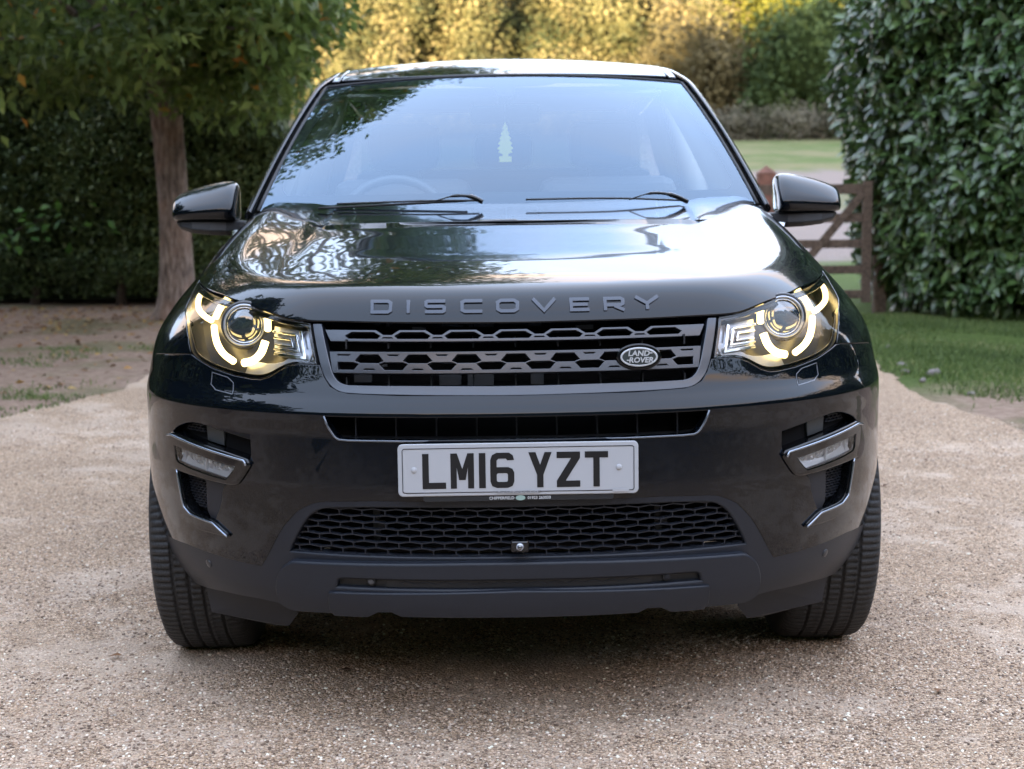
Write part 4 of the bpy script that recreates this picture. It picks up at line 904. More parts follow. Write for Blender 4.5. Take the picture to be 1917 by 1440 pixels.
# --- cabin
cab = mat('cabin_dark', (.045, .045, .05), .8); cabl = mat('cabin_light', (.75, .75, .72), .8); seatm = mat('seat_leather', (.16, .16, .17), .6)
b = MB(); b.box((0, 1.52, 1.115), (1.45, .44, .06)); b.box((0, 1.72, 1.02), (1.40, .12, .2)); b.build('dashboard', cab, CAR, bev=.02)
for x in (-.37, .37):
    s_ = empty('front_seat', (x, 2.35, .9)); s_.parent = CAR
    b = MB(); b.box((0, .05, .08), (.50, .13, .62), np.array([[1, 0, 0], [0, .97, -.2], [0, .2, .97]])); b.build('backrest', seatm, s_, bev=.05)
    b = MB(); b.box((0, .12, .50), (.26, .10, .17)); b.build('headrest', seatm, s_, bev=.04)
    b = MB(); b.tube([(-.06, .11, .36), (-.06, .12, .46)], .007); b.tube([(.06, .11, .36), (.06, .12, .46)], .007); b.build('headrest_post', cab, s_)
b = MB(); b.box((0, 3.30, 1.05), (1.25, .14, .55)); b.build('rear_seat', seatm, CAR, bev=.05)
for x in (-.40, 0, .40):
    b = MB(); b.box((x, 3.28, 1.40), (.24, .09, .14)); b.build('rear_headrest', seatm, CAR, bev=.03)
b = MB(); b.box((0, 3.2, 1.60), (1.1, 1.7, .01)); b.box((0, 2.35, 1.575), (1.1, .3, .01)); b.build('headlining', cabl, CAR)
for sg in sides():
    tr_ = []
    for t in np.linspace(.06, .97, 9):
        e0 = ws(np.array([sg*.985]), np.array([t]))[0]+np.array([-sg*.004, .03, -.012]); tr_ += [e0, e0+np.array([-sg*(.050-.015*t), .16, .0]), e0+np.array([-sg*(.058-.02*t), .40, .01])]
    mk('pillar_trim', tr_, [(3*i+j, 3*i+j+1, 3*i+j+4, 3*i+j+3) for i in range(8) for j in range(2)], cabl, CAR, True)
    b = MB(); b.tube([(sg*.74, 2.48, 1.1), (sg*.67, 2.50, 1.40), (sg*.60, 2.52, 1.60)], [.05, .045, .03], 8); b.build('pillar_trim', cabl, CAR, True)
    b = MB(); b.box((sg*.79, 2.0, 1.02), (.06, .95, .22)); b.build('door_card', cab, CAR)
pts = [(-.37+.185*math.cos(t), 1.80+.06*math.sin(t), 1.105+.175*math.sin(t)) for t in np.linspace(0, 2*math.pi, 33)[:-1]]
b = MB(); b.tube(pts, .016, 8, True); sw_ = b.build('steering_wheel', mat('wheel_leather', (.10, .10, .11), .4), CAR, True)
b = MB(); b.box((-.37, 1.80, 1.10), (.15, .05, .09)); b.bar((-.54, 1.8, 1.10), (-.20, 1.8, 1.10), .03, .02); b.build('steering_boss', cab, sw_, bev=.01)
b = MB(); b.box((0, 2.12, 1.50), (.24, .03, .065)); b.box((0, 2.13, 1.55), (.04, .03, .06)); b.build('rear_view_mirror', darkpl, CAR, bev=.012)
# --- the hanging air freshener (a thing of its own)
ty = [(-.004, .1), (-.004, .0), (0, 0)]
prof = [(.026, 0), (.026, .022), (.010, .024), (.012, .034), (.030, .040), (.024, .050), (.033, .056), (.022, .070), (.030, .077), (.018, .092), (.025, .098), (.013, .112), (.018, .118), (.008, .134), (.011, .140), (.0, .168)]
half = [(x, z_) for x, z_ in prof]; poly = np.array(half+[(-x, z_) for x, z_ in half[::-1][1:]])
mp, nr = plane_xz(0.)
af = build_panel('air_freshener', poly*.80, [], mp, mat('pale_yellow_card', (.85, .80, .12), .6, emit=None), None, h=.02, depth=.003, bev=.0004, nrm=nr)
af.location = (-.006+.013-.0105*2.0, 3.41+2.02, 1.335)
tag(af, 'pale yellow tree shaped card hanging behind the windscreen', 'air freshener')
V, F = sweep([(0, .002, .134), (0, .0, .20)], .0008, 5); mk('cord', V, F, whitep, af)
# ---------------------------------------------------------------- surroundings
def wob(a, b, k=0, o=4, f=1.):
    """smooth pseudo-noise, about -1..1"""
    r = np.random.default_rng(100+k); s = 0
    for i in range(o):
        for _ in range(3):
            d = r.normal(size=2)*f*(1.8**i); s = s+np.sin(a*d[0]+b*d[1]+r.uniform(0, 6.28))/(1.6**i)/2.6
    return s
TERR = Pch([(-200, 0), (26, 0), (40, .35), (60, 1.42), (66, 1.9), (100, 4.1), (130, 6.0), (180, 11), (260, 18)])
def terr(x, y): return TERR(y)+.03*wob(x*.15, y*.15, 5)*sstep(17, 40, y)
def ramp(t, fac, stops):
    r_ = N(t, 'ShaderNodeValToRGB'); e = r_.color_ramp.elements
    while len(e) < len(stops): e.new(.5)
    for k, (p, c) in enumerate(stops): e[k].position = p; e[k].color = (*c, 1) if len(c) == 3 else c
    t.links.new(fac, r_.inputs[0]); return r_.outputs[0]
def mixc(t, f, a, b):
    n = N(t, 'ShaderNodeMixRGB'); 
    for s, v in ((0, f), (1, a), (2, b)):
        if hasattr(v, 'links'): t.links.new(v, n.inputs[s])
        else: n.inputs[s].default_value = v if s == 0 else (*v, 1)
    return n.outputs[0]
def noise(t, co, sc, det=4, rough=.55, dist=0): n = N(t, 'ShaderNodeTexNoise', i_Scale=sc, i_Detail=det, i_Roughness=rough, i_Distortion=dist); t.links.new(co, n.inputs['Vector']); return n.outputs[0]
# ground sheet: soil, grass, far field
gm = bpy.data.materials.new('ground_soil_grass'); gm.use_nodes = True; t = gm.node_tree; B = t.nodes['Principled BSDF']; B.inputs['Roughness'].default_value = .95; B.inputs['Specular IOR Level'].default_value = .2
tcn = N(t, 'ShaderNodeTexCoord'); co = tcn.outputs['Object']; sp = N(t, 'ShaderNodeSeparateXYZ'); t.links.new(co, sp.inputs[0]); X_, Y_ = sp.outputs[0], sp.outputs[1]
n1 = noise(t, co, .9, 6); n2 = noise(t, co, 14, 5, .65); n3 = noise(t, co, 60, 4, .7)
soil = ramp(t, n2, [(.25, (.16, .105, .070)), (.5, (.29, .20, .145)), (.75, (.42, .315, .24))])
grass = ramp(t, n2, [(.25, (.036, .055, .012)), (.55, (.075, .112, .022)), (.8, (.13, .165, .04))])
def mr(v, a, b): 
    n = N(t, 'ShaderNodeMapRange'); n.inputs[1].default_value = a; n.inputs[2].default_value = b; n.interpolation_type = 'SMOOTHSTEP'; t.links.new(v, n.inputs[0]); return n.outputs[0]
xr = M('ADD', X_, M('MULTIPLY', M('SUBTRACT', n1, .5, t), 1.6, t), t)
gright = M('MULTIPLY', mr(xr, 1.6, 2.6), mr(M('ADD', Y_, M('MULTIPLY', M('SUBTRACT', n1, .5, t), 3.2, t), t), 8.7, 10.2), t)
patch = M('MULTIPLY', mr(n1, .50, .62), .45, t)
c1 = mixc(t, M('MAXIMUM', gright, patch, t), soil, grass)
# beyond the gate: grass, pale stony yard, field
pale = ramp(t, n2, [(.3, (.17, .135, .115)), (.7, (.26, .21, .18))]); field = mixc(t, mr(noise(t, co, .18, 6, .7), .42, .62), ramp(t, noise(t, co, 1.3, 5), [(.3, (.062, .095, .022)), (.7, (.110, .140, .040))]), (.17, .155, .075))
yy = M('ADD', Y_, M('MULTIPLY', M('SUBTRACT', n1, .5, t), 5, t), t)
c2 = mixc(t, M('MULTIPLY', mr(yy, 15.2, 16.4), mr(X_, -2.3, -1.5), t), c1, grass); c3 = mixc(t, mr(yy, 24.5, 27), c2, pale); c4 = mixc(t, mr(yy, 43, 45), c3, ramp(t, n2, [(.3, (.10, .11, .05)), (.7, (.19, .17, .10))])); c5 = mixc(t, mr(yy, 54, 56), c4, pale); c6 = mixc(t, mr(yy, 63.5, 66), c5, field); c7 = mixc(t, mr(yy, 92, 100), c6, (.16, .13, .075))
c8 = mixc(t, mr(yy, 3.2, 1.2), c7, (.050, .046, .038)); t.links.new(c8, B.inputs['Base Color'])  # unseen ground by the camera, darkened to keep the bumper's reflection dark
bp = N(t, 'ShaderNodeBump', i_Strength=.7, i_Distance=.02); t.links.new(n3, bp.inputs['Height']); t.links.new(bp.outputs[0], B.inputs['Normal'])
gx = np.concatenate([np.linspace(-160, -12, 30), np.linspace(-11, 11, 90), np.linspace(12, 160, 30)]); gy = np.concatenate([np.linspace(-120, 0, 20), np.linspace(1, 20, 90), np.linspace(21, 110, 90), np.linspace(115, 260, 20)])
XX, YY = np.meshgrid(gx, gy, indexing='ij'); ZZ = terr(XX, YY)+.012*wob(XX*1.5, YY*1.5, 3)*(1-sstep(18, 22, YY))*sstep(2.2, 2.9, np.abs(XX))-.004
idx = np.arange(len(gx)*len(gy)).reshape(len(gx), len(gy)); Fq = np.stack([idx[:-1, :-1], idx[1:, :-1], idx[1:, 1:], idx[:-1, 1:]], -1).reshape(-1, 4)
fastmesh('ground', np.stack([XX, YY, ZZ], -1).reshape(-1, 3), Fq, gm, smooth=True)['kind'] = 'structure'
# gravel drive
dm = bpy.data.materials.new('gravel'); dm.use_nodes = True; t = dm.node_tree; B = t.nodes['Principled BSDF']; B.inputs['Roughness'].default_value = .85; B.inputs['Specular IOR Level'].default_value = .35
tcn = N(t, 'ShaderNodeTexCoord'); co = tcn.outputs['Object']
def voro(sc, out='Color', feat='F1'):
    n = N(t, 'ShaderNodeTexVoronoi', feature=feat); n.inputs['Scale'].default_value = sc; n.inputs['Randomness'].default_value = 1
    t.links.new(co, n.inputs['Vector']); return n
va = voro(145); vb = voro(270); big = noise(t, co, .75, 6, .6, .4); mid = noise(t, co, 5.5, 5, .6); fine = noise(t, co, 300, 3, .7)
bw = N(t, 'ShaderNodeSeparateColor'); t.links.new(va.outputs['Color'], bw.inputs[0]); bw2 = N(t, 'ShaderNodeSeparateColor'); t.links.new(vb.outputs['Color'], bw2.inputs[0])
st = [(.0, (.10, .068, .048)), (.22, (.24, .17, .12)), (.45, (.42, .305, .215)), (.62, (.54, .395, .285)), (.80, (.35, .285, .23)), (.93, (.66, .53, .42)), (1., (.85, .74, .62))]
ca = ramp(t, bw.outputs[0], st); cb = ramp(t, bw2.outputs[0], st)
dust = ramp(t, mid, [(.3, (.36, .295, .245)), (.7, (.46, .390, .335))])
st_ab = mixc(t, mr(bw2.outputs[1], .45, .55), ca, cb)
cmp_ = M('MULTIPLY', mr(M('ADD', big, M('MULTIPLY', M('SUBTRACT', mid, .5, t), .45, t), t), .46, .60), .62, t)
cc_ = mixc(t, cmp_, st_ab, dust)
tone = ramp(t, noise(t, co, 1.7, 4), [(.3, (1.16, 1.08, .97)), (.7, (1.40, 1.31, 1.17))])
mm_ = N(t, 'ShaderNodeMixRGB', blend_type='MULTIPLY'); mm_.inputs[0].default_value = 1; t.links.new(cc_, mm_.inputs[1]); t.links.new(tone, mm_.inputs[2]); spd = N(t, 'ShaderNodeSeparateXYZ'); t.links.new(co, spd.inputs[0]); dk_ = M('MULTIPLY', mr(M('ADD', spd.outputs[1], M('MULTIPLY', M('SUBTRACT', mid, .5, t), 1.2, t), t), 2.9, -.3), .85, t); t.links.new(mixc(t, dk_, mm_.outputs[0], (.050, .046, .038)), B.inputs['Base Color'])  # gravel darkened out of view so the bumper mirrors less brightness
hh = M('ADD', M('MULTIPLY', va.outputs['Distance'], -1.0, t), M('MULTIPLY', fine, .3, t), t)
bst = M('SUBTRACT', 1.0, M('MULTIPLY', cmp_, .6, t), t)
bp = N(t, 'ShaderNodeBump', i_Distance=.010); t.links.new(bst, bp.inputs['Strength']); t.links.new(hh, bp.inputs['Height']); t.links.new(bp.outputs[0], B.inputs['Normal'])
el = [(-7, -3), (-7, 7.0), (-5, 7.7), (-3.6, 8.15), (-2.95, 8.5), (-2.70, 9.1), (-2.52, 9.8), (-2.48, 10.8), (-2.5, 12.5), (-2.5, 15.3)]
er = [(2.9, 15.3), (2.75, 12.0), (2.50, 10.6), (2.42, 9.6), (2.45, 8.8), (2.55, 8.3), (2.85, 7.7), (3.6, 7.1), (5.0, 6.7), (7, 6.5), (7, -3)]
edge = np.array(el+er, float); eg = resample(edge, .08)
nn_ = len(eg); w1_ = wob(eg[:, 0]*4, eg[:, 1]*4, 8, 4, 1.3); eg[:, 0] += .05*w1_*np.where(eg[:, 1] > 4, 1, 0); eg[:, 1] += .045*np.roll(w1_, 7)*np.where(eg[:, 1] > 4, 1, 0)
P2, T_, _ = cdt(eg, [], .0, False) if False else cdt(edge, [], .0, False)
P2, T_, _ = cdt(eg, [], .4, True)
fastmesh('driveway', np.concatenate([P2, .005+0*P2[:, :1]], 1), T_, dm)['kind'] = 'structure'
DRIVE = eg
# loose stones lying on it: small instanced pebbles
def peb_mesh(k):
    r = np.random.default_rng(k); V = []; F = []
    for a, b_ in ((0, 1),): pass
    ph = (1+5**.5)/2; V = np.array([(-1, ph, 0), (1, ph, 0), (-1, -ph, 0), (1, -ph, 0), (0, -1, ph), (0, 1, ph), (0, -1, -ph), (0, 1, -ph), (ph, 0, -1), (ph, 0, 1), (-ph, 0, -1), (-ph, 0, 1)])/1.9
    V = V*r.uniform(.7, 1.15, (12, 1))*np.array([1, .75, .5])
    F = [(0, 11, 5), (0, 5, 1), (0, 1, 7), (0, 7, 10), (0, 10, 11), (1, 5, 9), (5, 11, 4), (11, 10, 2), (10, 7, 6), (7, 1, 8), (3, 9, 4), (3, 4, 2), (3, 2, 6), (3, 6, 8), (3, 8, 9), (4, 9, 5), (2, 4, 11), (6, 2, 10), (8, 6, 7), (9, 8, 1)]
    return V, np.array(F)
def pebbles(n, y0, y1, s0, s1, seed):
    r = np.random.default_rng(seed); y = y0*(y1/y0)**r.uniform(0, 1, n*2); x = r.uniform(-1, 1, n*2)*(.36*y+.15)
    keep = inpoly(np.stack([x, y], 1), DRIVE) & (r.uniform(0, 1, n*2) < .35+.65*(wob(x*1.3, y*1.3, 21) < .25)); x = x[keep][:n]; y = y[keep][:n]; n = len(x)
    Vs = []; Fs = []; tint = []; k0 = 0
    ms_ = [peb_mesh(k) for k in range(8)]; which = r.integers(0, 8, n)
    for w in range(8):
        i = np.where(which == w)[0]; V, F = ms_[w]; s = r.uniform(s0, s1, len(i))*r.uniform(.7, 1.3, len(i)); a = r.uniform(0, 6.28, len(i)); c, s_n = np.cos(a), np.sin(a)
        P = V[None]*s[:, None, None]; Q = np.stack([P[..., 0]*c[:, None]-P[..., 1]*s_n[:, None], P[..., 0]*s_n[:, None]+P[..., 1]*c[:, None], P[..., 2]], -1)
        Q = Q+np.stack([x[i], y[i], .005+s*.22], 1)[:, None]
        Vs.append(Q.reshape(-1, 3)); Fs.append((F[None]+(np.arange(len(i))*12)[:, None, None]+k0).reshape(-1, 3)); tint.append(np.repeat(r.uniform(0, 1, len(i)), 12)); k0 += len(i)*12
    return np.concatenate(Vs), np.concatenate(Fs), np.concatenate(tint)
def tintmat(name, stops, rough=.6, spec=.4, trans=0., coat=0.):
    m_ = bpy.data.materials.new(name); m_.use_nodes = True; t_ = m_.node_tree; b_ = t_.nodes['Principled BSDF']; b_.inputs['Roughness'].default_value = rough; b_.inputs['Specular IOR Level'].default_value = spec; b_.inputs['Coat Weight'].default_value = coat; b_.inputs['Coat Roughness'].default_value = .25
    at_n = N(t_, 'ShaderNodeAttribute', attribute_name='tint'); c = ramp(t_, at_n.outputs['Fac'], stops); t_.links.new(c, b_.inputs['Base Color'])
    if trans:
        tl = N(t_, 'ShaderNodeBsdfTranslucent'); t_.links.new(c, tl.inputs[0]); mxs = N(t_, 'ShaderNodeMixShader'); mxs.inputs[0].default_value = trans
        t_.links.new(b_.outputs[0], mxs.inputs[1]); t_.links.new(tl.outputs[0], mxs.inputs[2]); t_.links.new(mxs.outputs[0], t_.nodes['Material Output'].inputs[0])
    return m_
pebm = tintmat('pebble', [(p_, tuple(min(.95, c*1.25) for c in c_)) for p_, c_ in st], .7)
V, F, A = pebbles(80000, 3.1, 9.5, .0024, .0056, 11); o = fastmesh('loose_gravel', V, F, pebm, attr=A)
tag(o, 'loose tan and grey pebbles scattered over the gravel drive', 'gravel', kind='stuff')

# leaves and grass
def leaf_geo(P, Ld, Nf, size, wr, kind):
    """P points, Ld length directions, Nf face normals"""
    Ld = Ld/np.linalg.norm(Ld, axis=1, keepdims=True); S = np.cross(Ld, Nf); S /= np.linalg.norm(S, axis=1, keepdims=True)+1e-9; Nn = np.cross(S, Ld)
    if kind == 'laurel':
        tm = [(0, 0, 0), (1, 0, -.10), (.33, 0, -.03), (.68, 0, -.03), (.33, .5, .05), (.68, .42, .04), (.33, -.5, .05), (.68, -.42, .04)]
        fc = [(0, 2, 4), (0, 6, 2), (2, 3, 5), (2, 5, 4), (2, 6, 7), (2, 7, 3), (3, 1, 5), (3, 7, 1)]
    elif kind == 'leaf':
        tm = [(0, 0, 0), (1, 0, -.12), (.45, .5, .07), (.45, -.5, .07), (.5, 0, -.02)]; fc = [(0, 4, 2), (0, 3, 4), (4, 1, 2), (4, 3, 1)]
    else:
        tm = [(0, 0, 0), (1, 0, -.1), (.45, .5, .05), (.45, -.5, .05)]; fc = [(0, 3, 2), (3, 1, 2)]
    tm = np.array(tm, float); fc = np.array(fc); n = len(P); sz = np.broadcast_to(size, (n,))[:, None, None]
    V = P[:, None]+sz*(tm[None, :, :1]*Ld[:, None]+tm[None, :, 1:2]*wr*S[:, None]+tm[None, :, 2:]*Nn[:, None])
    F = fc[None]+(np.arange(n)*len(tm))[:, None, None]; return V.reshape(-1, 3), F.reshape(-1, 3), len(tm)
def fmat(pal, rough=.5, spec=.4, trans=.2, coat=0., name='foliage'): return tintmat(name, pal, rough, spec, trans, coat)
def rn(*s): return RNG.normal(size=s)
# --- laurel hedge on the right
lcurve = smoothpts([(3.92, 17.6), (3.68, 16.2), (3.53, 15.2), (3.62, 14.78), (3.95, 14.33), (4.53, 13.66), (5.3, 13.0), (6.5, 12.3), (8.2, 11.6), (10, 11)], 10)
ll = np.concatenate([[0], np.cumsum(np.linalg.norm(np.diff(lcurve, axis=0), axis=1))])
def on_curve(s):
    x = np.interp(s, ll, lcurve[:, 0]); y = np.interp(s, ll, lcurve[:, 1]); e = .1
    dx = np.interp(s+e, ll, lcurve[:, 0])-np.interp(s-e, ll, lcurve[:, 0]); dy = np.interp(s+e, ll, lcurve[:, 1])-np.interp(s-e, ll, lcurve[:, 1]); l_ = np.hypot(dx, dy)+1e-9
    return x, y, -(-dy/l_)*-1, dx/l_*-1      # outward normal (to the left / viewer)
HT = 5.6
def lsurf(s, z, off):
    x, y, nx, ny = on_curve(s); d = off+.16*wob(s*1.7, z*1.7, 31)+.05*wob(s*6, z*6, 32)-.45*np.exp(-((z+.05)/.22)**2)-.25*sstep(HT-.8, HT, z)+.10*np.sin(z*1.1)
    return np.stack([x+nx*d, y+ny*d, z], -1), np.stack([nx, ny, 0*nx], -1)
# direction check: outward must point to -x / -y
x_, y_, nx_, ny_ = on_curve(np.array([ll[-1]*.6])); SGN = -1 if ny_[0] > 0 else 1
_oc = on_curve
def on_curve(s): x, y, nx, ny = _oc(s); return x, y, nx*SGN, ny*SGN
x_, y_, nx_, ny_ = on_curve(np.array([1.0])); 
def on_curve(s):
    x = np.interp(s, ll, lcurve[:, 0]); y = np.interp(s, ll, lcurve[:, 1]); e = .1
    dx = np.interp(s+e, ll, lcurve[:, 0])-np.interp(s-e, ll, lcurve[:, 0]); dy = np.interp(s+e, ll, lcurve[:, 1])-np.interp(s-e, ll, lcurve[:, 1]); l_ = np.hypot(dx, dy)+1e-9
    return x, y, dy/l_, -dx/l_      # curve runs toward the viewer, outward = right-hand normal
hedgeR = tag(empty('laurel_hedge', (4.2, 14.6, 0)), 'tall glossy laurel hedge with big leaves right of the gate', 'hedge')
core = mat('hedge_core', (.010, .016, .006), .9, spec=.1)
n_s, n_z = 90, 60; ss_ = np.linspace(0, ll[-1], n_s); zs_ = np.linspace(.12, HT, n_z); SS, Z2 = np.meshgrid(ss_, zs_, indexing='ij'); Pc, _ = lsurf(SS.ravel(), Z2.ravel(), -.16)
idx = np.arange(n_s*n_z).reshape(n_s, n_z); Fq = np.stack([idx[:-1, :-1], idx[1:, :-1], idx[1:, 1:], idx[:-1, 1:]], -1).reshape(-1, 4)
hp = np.array(hedgeR.location)
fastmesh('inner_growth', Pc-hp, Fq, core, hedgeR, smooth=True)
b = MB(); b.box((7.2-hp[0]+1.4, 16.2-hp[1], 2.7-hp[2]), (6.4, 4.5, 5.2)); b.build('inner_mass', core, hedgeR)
for s in np.linspace(1.5, ll[-1]-1.5, 14):
    x, y, nx, ny = on_curve(np.array([s])); b = MB(); b.tube([(x[0]-hp[0]-nx[0]*.35, y[0]-hp[1]-ny[0]*.35, -.02), (x[0]-hp[0]-nx[0]*.3+.05, y[0]-hp[1]-ny[0]*.25, .7)], [.035, .02], 6); b.build('stem', mat('stem_bark', (.05, .035, .025), .9) if s < 1.6 else bpy.data.materials['stem_bark'], hedgeR, True)
laurel = fmat([(0, (.036, .070, .024)), (.35, (.070, .130, .040)), (.7, (.105, .180, .052)), (.9, (.15, .23, .062)), (1, (.22, .29, .075))], .33, .6, .12, .45, 'laurel_leaf')
nl = 38000; s = ll[-1]*RNG.uniform(0, 1, nl)**1.0; s = np.where(RNG.uniform(0, 1, nl) < .75, RNG.uniform(0, min(7.2, ll[-1]), nl), s); z = RNG.uniform(.10, HT+.1, nl)**1.0; z = np.where(RNG.uniform(0, 1, nl) < .6, RNG.uniform(.1, 3.3, nl), z)
P, Nn = lsurf(s, z, RNG.uniform(-.14, .05, nl)); P[:, 2] -= 0
Ld = Nn*RNG.uniform(.15, .7, (nl, 1))+rn(nl, 3)*.42+np.array([0, 0, -.6])*RNG.uniform(-.2, 1.5, (nl, 1)); Nf = Nn*1.0+np.array([0, 0, .6])+rn(nl, 3)*.30
sz = RNG.uniform(.075, .175, nl); tint = np.clip(RNG.beta(2, 2.4, nl)+.12*wob(s*1.2, z*1.2, 44), 0, 1)
# the 300 leaves that show largest, each a part of its own
vis = (P[:, 0] < 4.75) & (P[:, 2] < 2.9) & (P[:, 1] < 15.2) & (P[:, 2] > .4); dd = np.where(vis, P[:, 1]-.6*Nn@np.array([0, 0, 0]) - sz*8+RNG.uniform(0, 1.2, nl), 99); top300 = np.argsort(dd)[:300]; rest = np.setdiff1d(np.arange(nl), top300)
V, F, k = leaf_geo(P[rest], Ld[rest], Nf[rest], sz[rest], .42, 'laurel'); fastmesh('leaf_mass', V-hp, F, laurel, hedgeR, True, np.repeat(tint[rest], k))['kind'] = 'stuff'
lm_ = []
for q in range(5):
    V, F, k = leaf_geo(np.zeros((1, 3)), np.array([[1., 0, 0]]), np.array([[0, 0, 1.]]), np.array([1.]), .42, 'laurel'); o = fastmesh('leaf', V, F, laurel, None, True, np.full(k, .15+.17*q)); lm_.append(o.data); bpy.data.objects.remove(o)
for i in top300:
    o = bpy.data.objects.new('leaf', lm_[int(min(4, tint[i]*5))]); COL.objects.link(o); o.parent = hedgeR
    L_ = Ld[i]/np.linalg.norm(Ld[i]); S_ = np.cross(L_, Nf[i]); S_ /= np.linalg.norm(S_); N_ = np.cross(S_, L_); mm = Matrix.Identity(4)
    for a in range(3): mm[a][0] = L_[a]*sz[i]; mm[a][1] = -S_[a]*sz[i]; mm[a][2] = N_[a]*sz[i]; mm[a][3] = P[i][a]-hp[a]
    o.matrix_local = mm

# --- dark hedge on the left
hedgeL = tag(empty('dark_hedge', (-5, 17.6, 0)), 'dark clipped hedge behind the tree left of the car', 'hedge'); hp = np.array(hedgeL.location)
HL = 4.4
def hsurf(x, z, off): return np.stack([x, 17.35-off-.10*wob(x*1.6, z*1.8, 51)-.05*wob(x*6, z*6, 52)+.35*np.exp(-((z)/.25)**2)+.35*sstep(HL-.8, HL, z), z], -1)
xs_ = np.linspace(-13, -2.45, 110); zs_ = np.linspace(.15, HL, 50); XX, Z2 = np.meshgrid(xs_, zs_, indexing='ij'); Pc = hsurf(XX.ravel(), Z2.ravel(), -.12)
idx = np.arange(110*50).reshape(110, 50); Fq = np.stack([idx[:-1, :-1], idx[1:, :-1], idx[1:, 1:], idx[:-1, 1:]], -1).reshape(-1, 4)
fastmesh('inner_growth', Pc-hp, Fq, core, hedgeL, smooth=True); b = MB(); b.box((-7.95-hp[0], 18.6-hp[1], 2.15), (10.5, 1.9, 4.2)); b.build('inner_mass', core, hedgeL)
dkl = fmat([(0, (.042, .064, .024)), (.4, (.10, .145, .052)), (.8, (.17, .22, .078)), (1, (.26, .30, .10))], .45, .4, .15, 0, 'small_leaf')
nl = 84000; x = np.where(RNG.uniform(0, 1, nl) < .68, RNG.uniform(-7.2, -2.35, nl), RNG.uniform(-13, -7.2, nl)); z = RNG.uniform(.1, HL, nl); z = np.where(RNG.uniform(0, 1, nl) < .6, RNG.uniform(.1, 2.6, nl), z); P = hsurf(x, z, RNG.uniform(-.10, .05, nl)); m2 = RNG.uniform(0, 1, nl) < .1; P[m2, 2] = HL; P[m2, 1] = RNG.uniform(17.4, 19.4, m2.sum())
Ld = rn(nl, 3)*.6+np.array([0, -.5, -.1]); Nf = np.array([0, -.7, .7])+rn(nl, 3)*.5; V, F, k = leaf_geo(P-hp, Ld, Nf, RNG.uniform(.035, .085, nl), .5, 'simple')
fastmesh('leaf_mass', V, F, dkl, hedgeL, False, np.repeat(np.clip(RNG.beta(1.6, 2.6, nl)+.18*wob(x*2, z*2, 53), 0, 1), k))['kind'] = 'stuff'
for x in (-6.4, -5.3, -4.35, -2.6, -1.9):
    b = MB(); b.tube([(x-hp[0], 17.55-hp[1], -.02), (x+.05-hp[0], 17.5-hp[1], .6)], [.06, .035], 7); b.build('stem', bpy.data.materials['stem_bark'], hedgeL, True)
# ivy-like bright weed in the hedge on the far left
weed = tag(empty('weed', (-5.3, 17.0, .85)), 'bright green broad leaved shoot sticking out of the dark hedge', 'plant')
nw = 46; P = np.stack([RNG.normal(0, .36, nw), RNG.uniform(-.12, .1, nw), RNG.normal(.02, .17, nw)], 1); V, F, k = leaf_geo(P, rn(nw, 3)*.5+np.array([.2, -.3, .2]), np.array([0, -.6, .8])+rn(nw, 3)*.3, RNG.uniform(.10, .17, nw), .5, 'leaf')
fastmesh('foliage', V, F, fmat([(0, (.05, .14, .02)), (1, (.13, .26, .035))], .5, .4, .3, 0, 'weed_leaf'), weed, False, np.repeat(RNG.uniform(0, 1, nw), k))
b = MB()
b.tube([(-.3, .1, -.2), (0, 0, 0), (.3, -.02, .12)], .006, 5); b.build('stem', bpy.data.materials['stem_bark'], weed, True)

# --- the tree on the left
tree = tag(empty('garden_tree', (-3.42, 15.5, 0)), 'tree with pinkish brown trunk and yellowing leaves at left', 'tree'); tp_ = np.array([-3.42, 15.5, 0])
bark = mat('bark', (.17, .125, .105), .85, spec=.2); t = bark.node_tree; B = t.nodes['Principled BSDF']; tcn = N(t, 'ShaderNodeTexCoord'); mpn = N(t, 'ShaderNodeMapping'); mpn.inputs['Scale'].default_value = (1, 1, .22); t.links.new(tcn.outputs['Object'], mpn.inputs[0])
nb = noise(t, mpn.outputs[0], 26, 6, .7); nb2 = noise(t, tcn.outputs['Object'], 3.2, 4)
c = ramp(t, nb, [(.36, (.07, .052, .042)), (.52, (.22, .170, .140)), (.68, (.38, .31, .26))]); c = mixc(t, mr(nb2, .50, .72), c, (.26, .145, .095)) if False else c
n_ = N(t, 'ShaderNodeMapRange'); n_.inputs[1].default_value = .5; n_.inputs[2].default_value = .75; n_.inputs[4].default_value = .6; t.links.new(nb2, n_.inputs[0]); c = mixc(t, n_.outputs[0], c, (.30, .17, .11)); t.links.new(c, B.inputs['Base Color'])
bp = N(t, 'ShaderNodeBump', i_Strength=1., i_Distance=.03); t.links.new(nb, bp.inputs['Height']); t.links.new(bp.outputs[0], B.inputs['Normal'])
